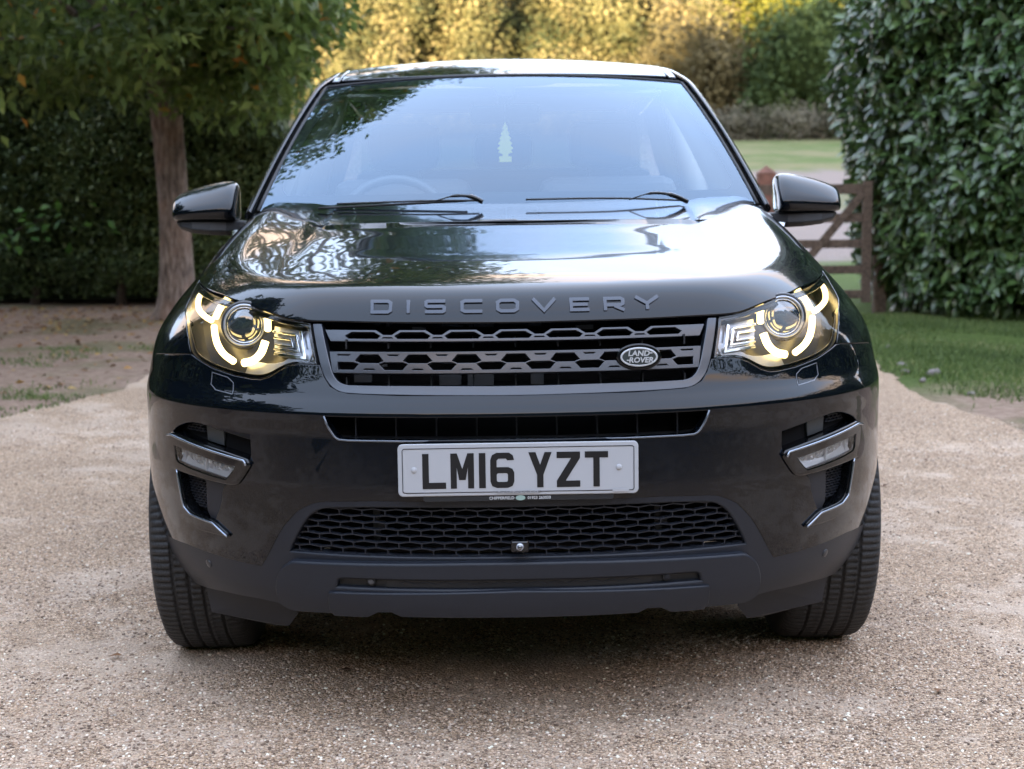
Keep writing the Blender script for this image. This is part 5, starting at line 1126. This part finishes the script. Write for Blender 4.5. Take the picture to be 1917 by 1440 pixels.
# trunk: irregular lofted rings with a root flare
nr_ = 20; zr = np.array([-.05, .03, .12, .25, .5, .8, 1.1, 1.4, 1.7, 2.0, 2.3, 2.6, 3.0]); rr = np.array([.28, .23, .19, .172, .160, .152, .146, .144, .142, .145, .155, .15, .11])
V = []
for j, (z, r) in enumerate(zip(zr, rr)):
    cxx = .10+.035*math.sin(z*1.5+.4); 
    for k in range(nr_):
        a = 2*math.pi*k/nr_; q = r*(1+.07*math.sin(3*a+z*1.2)+.05*math.sin(5*a-z*2.1)+.12*math.exp(-z/.15)*math.sin(4*a+.5)); V.append((cxx+q*math.cos(a), q*math.sin(a), z))
F = [(j*nr_+k, j*nr_+(k+1) % nr_, (j+1)*nr_+(k+1) % nr_, (j+1)*nr_+k) for j in range(len(zr)-1) for k in range(nr_)]
mk('trunk', V, F, bark, tree)
CC = np.array([-3.35, 14.0, 5.5]); CR = np.array([3.5, 3.9, 3.8])
ncl = 1150; cl = []
while len(cl) < ncl:
    d = RNG.normal(size=3); d /= np.linalg.norm(d); rad = RNG.uniform(.62, 1.0)**.6; p = CC+CR*d*rad*(1+.08*math.sin(5*d[0]+3*d[2])+.08*math.sin(7*d[1]+2))
    if p[2] < 2.45+.35*math.sin(p[0]*2.1)+.25*math.sin(p[0]*5+p[1]*3): continue
    if p[1] > 17.0 or p[0] > -2.0+1.1*max(0, p[2]-3.2) or (p[2]-1.4)/(p[1]-5.2) > 1.22: continue
    cl.append(p)
# low fringe seen along the top left of the picture
for x in np.linspace(-7.2, -1.75, 90):
    cl.append(np.array([x+RNG.normal(0, .1), RNG.uniform(13.4, 15.6), RNG.uniform(2.4, 3.2)+.15*math.sin(x*4)]))
for _ in range(150):
    z_ = RNG.uniform(2.0, 3.9); cl.append(np.array([-1.95+.22*math.sin(z_*7)+.12*math.sin(z_*17)-.35*max(0, 2.6-z_)-abs(RNG.normal(0, .45)), RNG.uniform(14.0, 16.2), z_]))
cl = np.array(cl)
b_l = []
for i in range(46):
    p = cl[RNG.integers(len(cl))]; a = np.array([-3.42, 15.5, RNG.uniform(2.2, 2.9)]); mid_ = (a+p)/2+np.array([0, 0, .35])+rn(3)*.15
    V, F = sweep(smoothpts([a, mid_, p], 4)-tp_, np.linspace(.055 if i < 12 else .03, .008, 9), 6); mk('branch', V, F, bark, tree)
per = 54; n = len(cl)*per; cen = np.repeat(cl, per, 0); off = rn(n, 3)*np.array([.16, .16, .10]); P = cen+off
Ld = off*1.2+rn(n, 3)*.36+np.array([0, 0, -.10]); Nf = np.array([0, 0, .9])+rn(n, 3)*.45; tint = np.clip(RNG.beta(2, 3.2, n)*.62+np.repeat(RNG.uniform(0, .22, len(cl)), per), 0, .86); yl = RNG.uniform(0, 1, n) < .018; tint[yl] = RNG.uniform(.9, 1, yl.sum())
crownm = fmat([(0, (.042, .072, .020)), (.35, (.130, .195, .050)), (.6, (.225, .300, .080)), (.86, (.35, .39, .11)), (.90, (.35, .26, .04)), (1, (.48, .20, .03))], .42, .45, .48, 0, 'tree_leaf')
V, F, k = leaf_geo(P-tp_, Ld, Nf, RNG.uniform(.10, .165, n), .46, 'leaf'); fastmesh('crown', V, F, crownm, tree, False, np.repeat(tint, k))['kind'] = 'stuff'

# --- fallen leaves
n = 1500; x = np.concatenate([RNG.uniform(-7, -2.5, n//2), RNG.uniform(-6.5, -2.6, n-n//2)]); y = np.concatenate([RNG.uniform(9.5, 17, n//2), RNG.uniform(14, 17.1, n-n//2)])
fl = tintmat('fallen_leaf', [(0, (.10, .05, .025)), (.5, (.28, .13, .05)), (1, (.50, .34, .08))], .7, .3)
P = np.stack([x, y, 0*x+.015], 1); V, F, k = leaf_geo(P, rn(n, 3)*np.array([1, 1, .15]), np.array([0, 0, 1.])+rn(n, 3)*.25, RNG.uniform(.03, .085, n), .55, 'leaf'); tag(fastmesh('fallen_leaves', V, F, fl, attr=np.repeat(RNG.uniform(0, 1, n), k)), 'brown and orange leaves lying on the bare soil under the tree', 'leaves', kind='stuff')
# --- grass blades
gmat = fmat([(0, (.045, .072, .020)), (.5, (.105, .160, .042)), (.85, (.18, .235, .070)), (1, (.28, .27, .13))], .55, .3, .25, 0, 'grass_blade')
def blades(name, P, hmin, hmax, label):
    n = len(P); tilt = rn(n, 2)*.35; h = RNG.uniform(hmin, hmax, n); w = RNG.uniform(.0022, .0045, n)*1.2; a = RNG.uniform(0, 3.14, n); dx = np.cos(a)*w; dy = np.sin(a)*w
    V = np.stack([P+np.stack([dx, dy, 0*dx], 1), P-np.stack([dx, dy, 0*dx], 1), P+np.stack([tilt[:, 0]*h*.45+dx*.6, tilt[:, 1]*h*.45+dy*.6, h*.6], 1), P+np.stack([tilt[:, 0]*h, tilt[:, 1]*h, h*.95], 1)], 1)
    F = np.array([(0, 1, 2), (1, 3, 2)])[None]+(np.arange(n)*4)[:, None, None]; o = fastmesh(name, V.reshape(-1, 3), F.reshape(-1, 3), gmat, attr=np.repeat(np.clip(RNG.beta(2, 2, n)+.15*wob(P[:, 0]*2, P[:, 1]*2, 61), 0, 1), 4)); tag(o, label, 'grass', kind='stuff')
n = 260000; x = RNG.uniform(2.2, 6.8, n); y = RNG.uniform(8.0, 14.9, n); lim = 8.9+.45*wob(x*1.2, y*1.2, 62)+sstep(2.2, 4., 6-x)*.4-.7; dens = sstep(0, 1.6, y-lim)*sstep(2.35, 2.9, x+.2*wob(x*2, y*2, 63)+.25*sstep(10, 12, y)); keep = (RNG.uniform(0, 1, n) < dens*(.55+.45*wob(x*3, y*3, 64))) & ~inpoly(np.stack([x, y], 1), DRIVE)
P = np.stack([x, y, terr(x, y)], 1)[keep]; blades('lawn', P, .018, .050, 'short green lawn between the drive and the laurel hedge')
n = 150000; x = RNG.uniform(-6.5, -2.3, n); y = RNG.uniform(8.0, 12.6, n); ed = 8.55+(-2.7-x)*.0+np.where(x < -2.7, 0, (x+2.7)*5); f_ = (y-ed); dens = np.exp(-((f_-.55)/.55)**2)*.9*sstep(-.3, .6, wob(x*2.6, y*2.6, 65))+.12*(wob(x*1.7, y*1.7, 66) > .45); keep = (RNG.uniform(0, 1, n) < dens) & ~inpoly(np.stack([x, y+.10+.10*wob(x*5, y*5, 69)], 1), DRIVE)
P = np.stack([x, y, terr(x, y)+.006], 1)[keep]; blades('grass_verge', P, .012, .036, 'thin patchy grass along the left edge of the drive')
# a few stones along the right verge
stone_m = mat('verge_stone', (.22, .19, .17), .8); grain(stone_m, 12, .4)
SL = ['flat grey stone at the back of the right verge nearest the gate', 'largest pale stone on the right verge, beside the car flank', 'small round stone just in front of the largest verge stone', 'pale stone lying in the lawn edge close to the car', 'tiny pale stone in the bare soil at the front of the verge', 'tiny stone between the bare soil and the gravel', 'small stone half in the gravel edge on the right', 'small stone sunk in the grass short of the laurel']
for k, (x, y, s) in enumerate([(2.66, 10.7, .05), (2.75, 10.2, .07), (2.60, 10.35, .04), (2.62, 11.6, .05), (2.95, 8.9, .03), (2.72, 9.25, .03), (2.6, 9.9, .035), (2.86, 11.9, .04)]):
    V, F = peb_mesh(40+k); o = mk('stone', V*s, F, stone_m, None, True); o.location = (x, y, s*.2); o.rotation_euler = (0, 0, k*1.3)
    tag(o, SL[k], 'stone', 'stones along the right verge')
# single leaves on the drive
for k, (u_, y, c_i) in enumerate([(-.455, 3.95, 0), (1.03, 3.72, 1), (-.66, 5.0, 0), (-1.05, 4.1, 1), (1.55, 6.4, 0), (1.85, 7.0, 0), (1.28, 5.6, 0)]):
    V, F, kk = leaf_geo(np.zeros((1, 3)), np.array([[1., .3, 0]]), np.array([[0, .1, 1.]]), np.array([.045]), .5, 'leaf'); o = fastmesh('dry_leaf', V, F, fl, attr=np.full(kk, .05+.2*c_i)); o.location = (u_, y, .016); o.rotation_euler = (0, 0, k*.9)
    tag(o, ['dark curled leaf on the gravel in front of the left tyre', 'brown leaf on the gravel near the bottom right corner', 'dry leaf on the gravel under the left of the bumper', 'dry leaf on the gravel left of the left tyre', 'dark leaf on the gravel beside the right tyre', 'dry leaf on the gravel toward the right verge', 'small leaf on the gravel just right of the right tyre'][k], 'leaf', 'dry leaves on the drive')

# --- wooden five-bar gate
wood = mat('gate_wood', (.115, .082, .060), .8, spec=.25); grain(wood, 30, .45, .4, .004)
gate = tag(empty('field_gate', (3.38, 15.0, 0)), 'brown wooden five bar gate beside the laurel hedge', 'gate'); gp = np.array([3.38, 15.0, 0])
def wb(name, a, c, w, d, par, p0=gp): b = MB(); b.bar(np.array(a)-p0, np.array(c)-p0, w, d); b.build(name, wood, par, bev=.004)
for z, h_ in ((1.195, .095), (.925, .085), (.68, .08), (.435, .08), (.20, .08)): wb('rail', (.35, 15.0, z), (3.36, 15.0, z), h_, .035, gate)
wb('stile', (3.38, 15.0, .12), (3.38, 15.0, 1.27), .085, .07, gate); wb('stile', (.33, 15.0, .12), (.33, 15.0, 1.27), .085, .07, gate)
wb('brace', (3.33, 14.972, 1.15), (2.55, 14.972, .22), .075, .022, gate); wb('brace', (1.85, 14.972, 1.20), (1.85, 14.972, .16), .075, .022, gate)
post = tag(empty('gate_post', (3.56, 15.22, 0)), 'dark upright wooden post between gate and laurel', 'post'); b = MB(); b.box((0, 0, .62), (.12, .12, 1.28)); b.build('shaft', wood, post, bev=.01); b = MB(); b.box((0, 0, 1.272), (.14, .14, .022)); b.build('cap', wood, post, bev=.01)
redw = mat('red_post', (.24, .11, .075), .8); grain(redw, 14, .3, .3, .004)
post2 = tag(empty('gate_post', (2.50, 15.5, 0)), 'reddish brown post with pointed top showing beside the door mirror', 'post'); b = MB(); b.box((0, 0, .68), (.17, .17, 1.36)); b.build('shaft', redw, post2, bev=.01)
V = [(-.085, -.085, 1.362), (.085, -.085, 1.362), (.085, .085, 1.362), (-.085, .085, 1.362), (0, 0, 1.43)]; mk('cap', V, [(0, 1, 4), (1, 2, 4), (2, 3, 4), (3, 0, 4), (3, 2, 1, 0)], redw, post2, False)
# --- far woodland
def crown_pts(c, r, n, seed=0):
    d = RNG.normal(size=(n, 3)); d /= np.linalg.norm(d, axis=1, keepdims=True); rad = RNG.uniform(.62, 1.06, (n, 1))*(1+.16*np.sin(3.1*d[:, :1]+seed)+.14*np.sin(5*d[:, 2:]+2*seed)+.10*np.sin(9*d[:, 1:2]+seed)); return c+d*r*rad, d
def far_tree(name, specs, pal, label, per_m2=1.1, size=.34, loc=None, kind=None, cat='tree', trunk=True):
    root = None; base = np.array(loc if loc is not None else (specs[0][0], specs[0][1], 0)); base[2] = terr(base[0], base[1])
    root = tag(empty(name, tuple(base)), label, cat); Ps = []; Ds = []
    mb = MB(); inner = MB()
    for k, (x, y, z, rx, rz) in enumerate(specs):
        c = np.array([x, y, z]); r = np.array([rx, rx*.9, rz]); n = int(4*math.pi*rx*rz*per_m2*9); P, d = crown_pts(c, r, n, k+hash_(name)); Ps.append(P); Ds.append(d)
        zz0 = terr(x, y)
        mb.tube([(x-base[0], y-base[1], zz0-.2-base[2]), (x+.2-base[0], y-base[1], (zz0+z)/2-base[2]), (x-base[0], y-base[1], z+rz*.4-base[2])], [rx*.09, rx*.06, rx*.02], 7)
        if inner is not None:
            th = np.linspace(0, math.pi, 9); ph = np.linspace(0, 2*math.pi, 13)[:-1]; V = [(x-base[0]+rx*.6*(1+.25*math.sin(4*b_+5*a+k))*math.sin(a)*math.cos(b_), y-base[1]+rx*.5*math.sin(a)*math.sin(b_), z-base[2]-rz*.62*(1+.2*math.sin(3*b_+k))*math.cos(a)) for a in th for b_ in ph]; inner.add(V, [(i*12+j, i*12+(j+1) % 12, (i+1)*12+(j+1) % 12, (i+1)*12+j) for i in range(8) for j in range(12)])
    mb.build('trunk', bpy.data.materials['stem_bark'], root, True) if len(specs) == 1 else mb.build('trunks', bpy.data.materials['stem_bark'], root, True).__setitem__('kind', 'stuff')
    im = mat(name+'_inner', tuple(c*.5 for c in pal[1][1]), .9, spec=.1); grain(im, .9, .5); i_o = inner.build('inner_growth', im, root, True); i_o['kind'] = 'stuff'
    P = np.concatenate(Ps); d = np.concatenate(Ds); P = P+rn(len(P), 3)*.25; n = len(P); V, F, k = leaf_geo(P-base, rn(n, 3)+np.array([0, 0, -.2]), d+rn(n, 3)*.28+np.array([0, 0, .15]), RNG.uniform(.6, 1.5, n)*size, .8, 'simple')
    cl_ = wob(P[:, 0]*.45, P[:, 2]*.45, 71, 3); tint = np.clip(.5+.45*(RNG.beta(2, 2, n)-.5)+.34*cl_+np.repeat(RNG.uniform(-.30, .30, len(Ps)), [len(q) for q in Ps]), 0, 1)
    o = fastmesh('crown', V, F, fmat(pal, .7, .2, .25, 0, name+'_leaf'), root, False, np.repeat(tint, k)); o['kind'] = 'stuff'; return root
def hash_(s): return sum(ord(c) for c in s) % 7
gold = [(0, (.030, .038, .014)), (.28, (.095, .088, .034)), (.55, (.175, .145, .060)), (1, (.26, .210, .10))]
olive = [(0, (.06, .05, .02)), (.5, (.14, .11, .045)), (1, (.22, .17, .08))]
green = [(0, (.022, .040, .012)), (.5, (.060, .088, .024)), (1, (.12, .15, .04))]
ygreen = [(0, (.05, .055, .008)), (.5, (.11, .11, .016)), (1, (.19, .17, .03))]
sp_ = []
for k in range(30):
    x = -34+k*1.75+RNG.normal(0, .4); y = 112+RNG.uniform(-3, 9); sp_.append((x, y, RNG.uniform(10, 16), RNG.uniform(2.8, 4.2), RNG.uniform(4.2, 6.5)))
for k in range(22): sp_.append((-34+k*2.3+RNG.normal(0, .6), 109+RNG.uniform(-2, 2), RNG.uniform(6, 8.5), RNG.uniform(2., 3.), RNG.uniform(2.4, 3.6)))
wd = far_tree('golden_woodland', sp_, gold, 'wood of golden autumn trees rising beyond the car roof', 1.6, .25, (-10, 110, 0), cat='wood'); wd['kind'] = 'stuff'
# backing slope of the wood
far_tree('brown_tree', [(11.0, 104, 8.5, 4.2, 4.6), (14.0, 105, 7.5, 3.4, 3.8), (8.0, 105, 6.5, 3.0, 3.0)], olive, 'dull brownish tree in shade above the right front pillar', 1.3, .30)
far_tree('green_tree', [(19.5, 101, 9.0, 4.2, 5.2), (22.5, 103, 8, 4.4, 5.4), (17.0, 102, 7.0, 2.9, 3.6), (26, 103, 9, 4.5, 5.5)], green, 'dark green tree at the field edge left of the laurel', 1.5, .32)
far_tree('yellow_green_tree', [(19.0, 112, 14.5, 3.8, 4.2), (24, 113, 13, 4, 5)], ygreen, 'sunlit yellow green tree top above the dark green tree', 1.3, .34)
sp_ = [(30+3.4*k, 108+RNG.uniform(-3, 5), RNG.uniform(8, 13), RNG.uniform(3, 4.6), RNG.uniform(4, 6)) for k in range(14)]+[(-38-3.4*k, 110+RNG.uniform(-3, 5), RNG.uniform(8, 13), RNG.uniform(3, 4.6), RNG.uniform(4, 6)) for k in range(12)]
sp_ += [(-44+4.4*k, 124+RNG.uniform(-2, 2), 13.5, 4.2, 7.5) for k in range(22)]
w2_ = far_tree('green_woodland', sp_, green, 'green wood closing the field out to both sides', .2, .7, (30, 108, 0), cat='wood'); w2_['kind'] = 'stuff'
sp_ = [(8+1.2*k, 97.5+RNG.uniform(-1, 1), 4.6+RNG.uniform(0, .5), .95, .95) for k in range(16)]
fh = far_tree('field_hedge', sp_, [(0, (.07, .065, .038)), (.5, (.125, .115, .075)), (1, (.20, .18, .13))], 'low pale scrubby hedge along the far side of the field', 6, .16, cat='hedge')
# --- tall trees behind the camera: they keep the low sun off the drive and show in the paint
def back_tree(x, y, h, r, label):
    root = tag(empty('tall_tree', (x, y, 0)), label, 'tree', 'trees behind the viewpoint'); V = []; 
    nt_, np_ = 14, 12
    for i in range(nt_+1):
        for j in range(np_):
            th = math.pi*i/nt_; ph = 2*math.pi*j/np_; q = 1+.13*math.sin(3*ph+x)+.12*math.sin(5*th+2*ph+y)+.08*math.sin(9*ph+4*th); V.append((r*q*math.sin(th)*math.cos(ph), r*q*math.sin(th)*math.sin(ph), h*.52-.47*h*math.cos(th)*(.92+.08*q)))
    F = [(i*np_+j, i*np_+(j+1) % np_, (i+1)*np_+(j+1) % np_, (i+1)*np_+j) for i in range(nt_) for j in range(np_)]; mk('inner_growth', V, F, core, root, True)
    d = RNG.normal(size=(900, 3)); d /= np.linalg.norm(d, axis=1, keepdims=True); P = d*np.array([r, r, h*.47])*RNG.uniform(.98, 1.16, (900, 1))+np.array([0, 0, h*.52]); W, G_, k = leaf_geo(P, rn(900, 3), d+rn(900, 3)*.4, RNG.uniform(.5, 1.1, 900), .7, 'simple')
    fastmesh('foliage', W, G_, bpy.data.materials['green_tree_leaf'], root, False, np.repeat(RNG.uniform(0, 1, 900), k)); b = MB(); b.tube([(0, 0, -.1), (0, 0, h*.4)], [.5, .3], 8); b.build('trunk', bark, root, True)
back_hedge = tag(empty('sun_block_hedge', (-5, -38, 0)), 'long tall dark hedge added unseen behind the viewpoint to block the low sun', 'hedge')  # unseen hedge, added to stop sun leaking between the trunks
V = []; nx_h = 90
for i in range(nx_h+1):
    for j in range(9):
        x = -75+1.4*i; V.append((x+5, [3, 3.4, 3.5, 2.8, 0, -2.8, -3.5, -3.4, -3][j]+.4*math.sin(x*1.3+j), [0, 3, 6, 9, 10.5, 9, 6, 3, 0][j]+.5*math.sin(x*.9+j*.7)*(0 if j in (0, 8) else 1)))
mk('foliage', V, [(i*9+j, i*9+j+1, (i+1)*9+j+1, (i+1)*9+j) for i in range(nx_h) for j in range(8)], grain(mat('back_hedge_leaf', (.03, .05, .018), .8), 3, .7, .8, .1), back_hedge)
for nm_, hx, ya, yb, hh_, lb in (('side_hedge', -8.6, -14, 12.5, 4.9, 'tall dark hedge running beside the drive outside the left edge'), ('side_hedge', 10.6, -14, 11.2, 5.4, 'tall dark hedge running beside the drive outside the right edge')):
    sh_ = tag(empty(nm_, (hx, (ya+yb)/2, 0)), lb, 'hedge'); V = []; ym = (ya+yb)/2; sg = 1 if hx < 0 else -1
    for i in range(61):
        for j, (ox, oz) in enumerate(((0, 0), (.15, 1.5), (.2, 3.2), (.1, 4.8), (-.3, hh_), (-1.6, hh_+.2), (-2.2, 3), (-2.2, 0))):
            y = ya+(yb-ya)*i/60; V.append((sg*(ox+.22*math.sin(y*1.7+j*1.9)+.12*math.sin(y*4.1+j)), y-ym, oz+(.35*math.sin(y*1.1+j*.6)+.2*math.sin(y*3.3) if oz > 4 else 0)))
    F = [(i*8+j, i*8+j+1, (i+1)*8+j+1, (i+1)*8+j) for i in range(60) for j in range(7)]; mk('inner_growth', V, F, core, sh_, True)
    nq = 16000; y = RNG.uniform(ya, yb, nq)-ym; z = RNG.uniform(.1, hh_+.7, nq); P = np.stack([sg*(.25+.25*np.sin((y+ym)*1.7+z*1.2)+RNG.uniform(-.15, .15, nq)), y, z], 1); W, G_, k = leaf_geo(P, rn(nq, 3), np.array([sg*1., 0, .6])+rn(nq, 3)*.5, RNG.uniform(.12, .26, nq), .5, 'simple'); fastmesh('leaf_mass', W, G_, dkl, sh_, False, np.repeat(RNG.uniform(0, 1, nq), k))['kind'] = 'stuff'
BT = [(-70+5.6*k, -46+RNG.uniform(-4, 4), RNG.uniform(19.5, 23.5), RNG.uniform(4.2, 5.4)) for k in range(22)]
BT = [(x, y, (27. if -42 < x < -14 else (19.5 if x < -42 else h)), r*(1.25 if -42 < x < -14 else 1)) for x, y, h, r in BT]
for x, y, h, r in BT: back_tree(x, y, h, r, 'tall dark green tree in the row behind the viewpoint')
back_tree(-10.5, 8.6, 11, 3.6, 'dark tree beside the drive left of the view, mirrored in the bonnet')
back_tree(-11.0, 1.5, 10, 3.4, 'dark tree beside the left side hedge, nearer the viewpoint')
